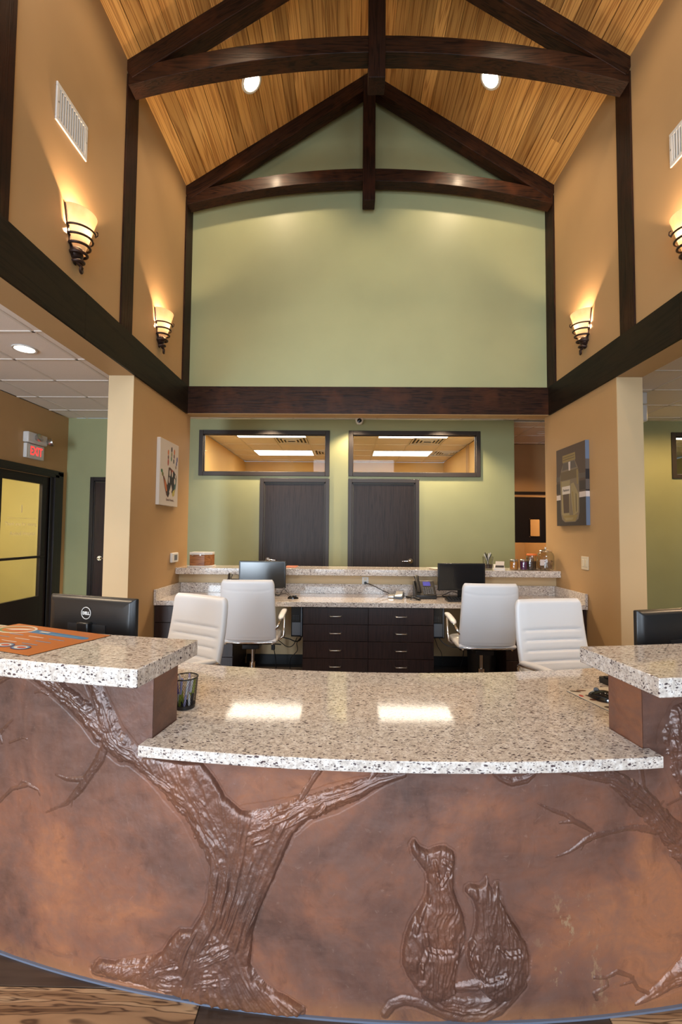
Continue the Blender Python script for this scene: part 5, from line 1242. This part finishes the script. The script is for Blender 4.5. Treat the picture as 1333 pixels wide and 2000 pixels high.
# mesh pen cup with pens
CX, CY_ = -.800, 1.672
pc = empty('pen_cup', (CX, CY_, .76), 0, 'black wire mesh pen cup full of pens beside the left pier of the counter', 'pen holder')
R0, R1, HC = .036, .044, .110
mb = MB(); nn = 44
for sgn in (-1, 1):
    for k in range(nn):
        pts = [];
        for i in range(7):
            t = i/6; r_ = R0+(R1-R0)*t; a = 2*math.pi*k/nn+sgn*t*1.15; pts.append((r_*math.cos(a), r_*math.sin(a), .012+(HC-.014)*t))
        mb.tube(pts, .00055, 3, caps=False)
tag(mb.obj('wire_mesh', 'black', pc), kind='stuff')
MB().tube([(R1*math.cos(2*math.pi*k/40), R1*math.sin(2*math.pi*k/40), HC) for k in range(40)], .0024, 8, closed=True).obj('cup_rim', 'black', pc, smooth=60)
MB().lathe([(0, .001), (R0, .001), (R0+.0012, .0135), (R0-.0005, .0135), (R0-.001, .003), (0, .003)], 36).obj('cup_base', 'black', pc, smooth=40)
for n_, c_ in dict(pen_blue=(.10,.08,.40), pen_white=(.70,.70,.74), pen_green=(.30,.36,.04), pen_lilac=(.40,.38,.62), pen_black=(.02,.02,.02)).items(): M[n_] = plain(n_, c_, .3)
for k, (a, b_, c1, c2, ln, lb) in enumerate(((2.6, .4, 'pen_white', 'pen_green', .112, 'white and green pen at the pier side of the mesh cup'), (3.9, 1.2, 'pen_blue', 'pen_white', .108, 'dark blue pen in the mesh cup'), (4.7, 2.3, 'pen_lilac', 'pen_green', .116, 'lilac pen with a green tip in the middle of the mesh cup'),
     (5.4, 2.0, 'pen_white', 'pen_lilac', .114, 'white pen leaning at the front of the mesh cup'), (1.5, 4.4, 'pen_lilac', 'pen_white', .112, 'lilac and white pen at the back of the mesh cup'), (.4, 3.4, 'pen_green', 'pen_black', .100, 'olive green pen leaning to the open side of the mesh cup'), (5.9, 3.2, 'pen_white', 'pen_green', .110, 'white pen with a green grip beside the olive pen in the mesh cup'))):
    p0 = Vector((CX+.022*math.cos(2*math.pi*k/7+2.2), CY_+.022*math.sin(2*math.pi*k/7+2.2), .7655)); p1 = Vector((CX+.034*math.cos(a), CY_+.034*math.sin(a), .76+ln)); d = p1-p0
    pr_ = empty('pen', p0, 0, lb, 'pen', 'pens in the mesh cup')
    MB().tube([(0, 0, 0), tuple(d*.06), tuple(d*.45)], [.002, .0045, .0045], 10).obj('pen_grip', c2, pr_, smooth=60)
    MB().tube([tuple(d*.45), tuple(d*.97), tuple(d)], [.0043, .0043, .0032], 10).obj('pen_barrel', c1, pr_, smooth=60)
# mouse pad, mouse and keyboard behind the right pier
mp = empty('mouse_pad', (0, 0, .76), 0, 'white mouse pad printed with brown animal patches behind the right pier', 'mouse pad')
Pd = [(.700, 1.893), (.765, 1.640), (.985, 1.700), (.925, 1.953)]
MB().prism(Pd, 0, .003).obj('pad_sheet', 'mat_white', mp)
MB().prism([(x+(x-.84)*.012, y+(y-1.8)*.012) for x, y in Pd], -.0001, .0015).obj('pad_edge', 'pen_black', mp)
mb = MB(); k = 0
def pd(u, v): a = Vector(Pd[0]); return tuple(a+(Vector(Pd[3])-a)*u+(Vector(Pd[1])-a)*v)
for (u, v, a, b_, rot, m) in ((.12,.06,.09,.035,.5,0),(.25,.05,.09,.03,.2,1),(.06,.24,.035,.05,.4,2),(.20,.30,.09,.045,1.0,0),(.12,.42,.06,.04,.2,1),(.20,.52,.09,.04,.8,0),(.30,.60,.05,.05,.4,1),(.12,.72,.08,.04,.4,0),(.22,.80,.12,.035,.1,1),(.10,.92,.06,.03,.6,0),(.42,.82,.10,.04,.3,1),(.5,.6,.1,.05,.8,0),(.6,.3,.1,.05,.2,1)):
    k += 1; mb.prism([pd(u+p, v+q) for p, q in ell(0, 0, a, b_, 12, rot)][::-1], .003+k*.00003, .0032+k*.00003, 'Z', m)
mb.obj('pad_print', ['p_umber', 'p_brown', 'mat_red'], mp)
mouse(.800, 1.800, .763, math.radians(38), 'glossy black mouse on the printed pad behind the right pier', 1.10)
kb = keyboard(1.13, 1.99, .76, math.radians(12), 'black keyboard end showing past the right pier of the counter', .44)
# side panels carrying the counter's work surface
for sg in (-1, 1):
    mb = MB(); arc_slab(mb, min(sg*.37, sg*.380), max(sg*.37, sg*.380), 4.27, 4.855, 0, .7255, 2); under(mb.obj('end_panel', 'espresso', weld=True))
mb = MB(); arc_slab(mb, -.010, .010, 4.32, 4.875, 0, .7255, 2); under(mb.obj('centre_panel', 'espresso', weld=True))
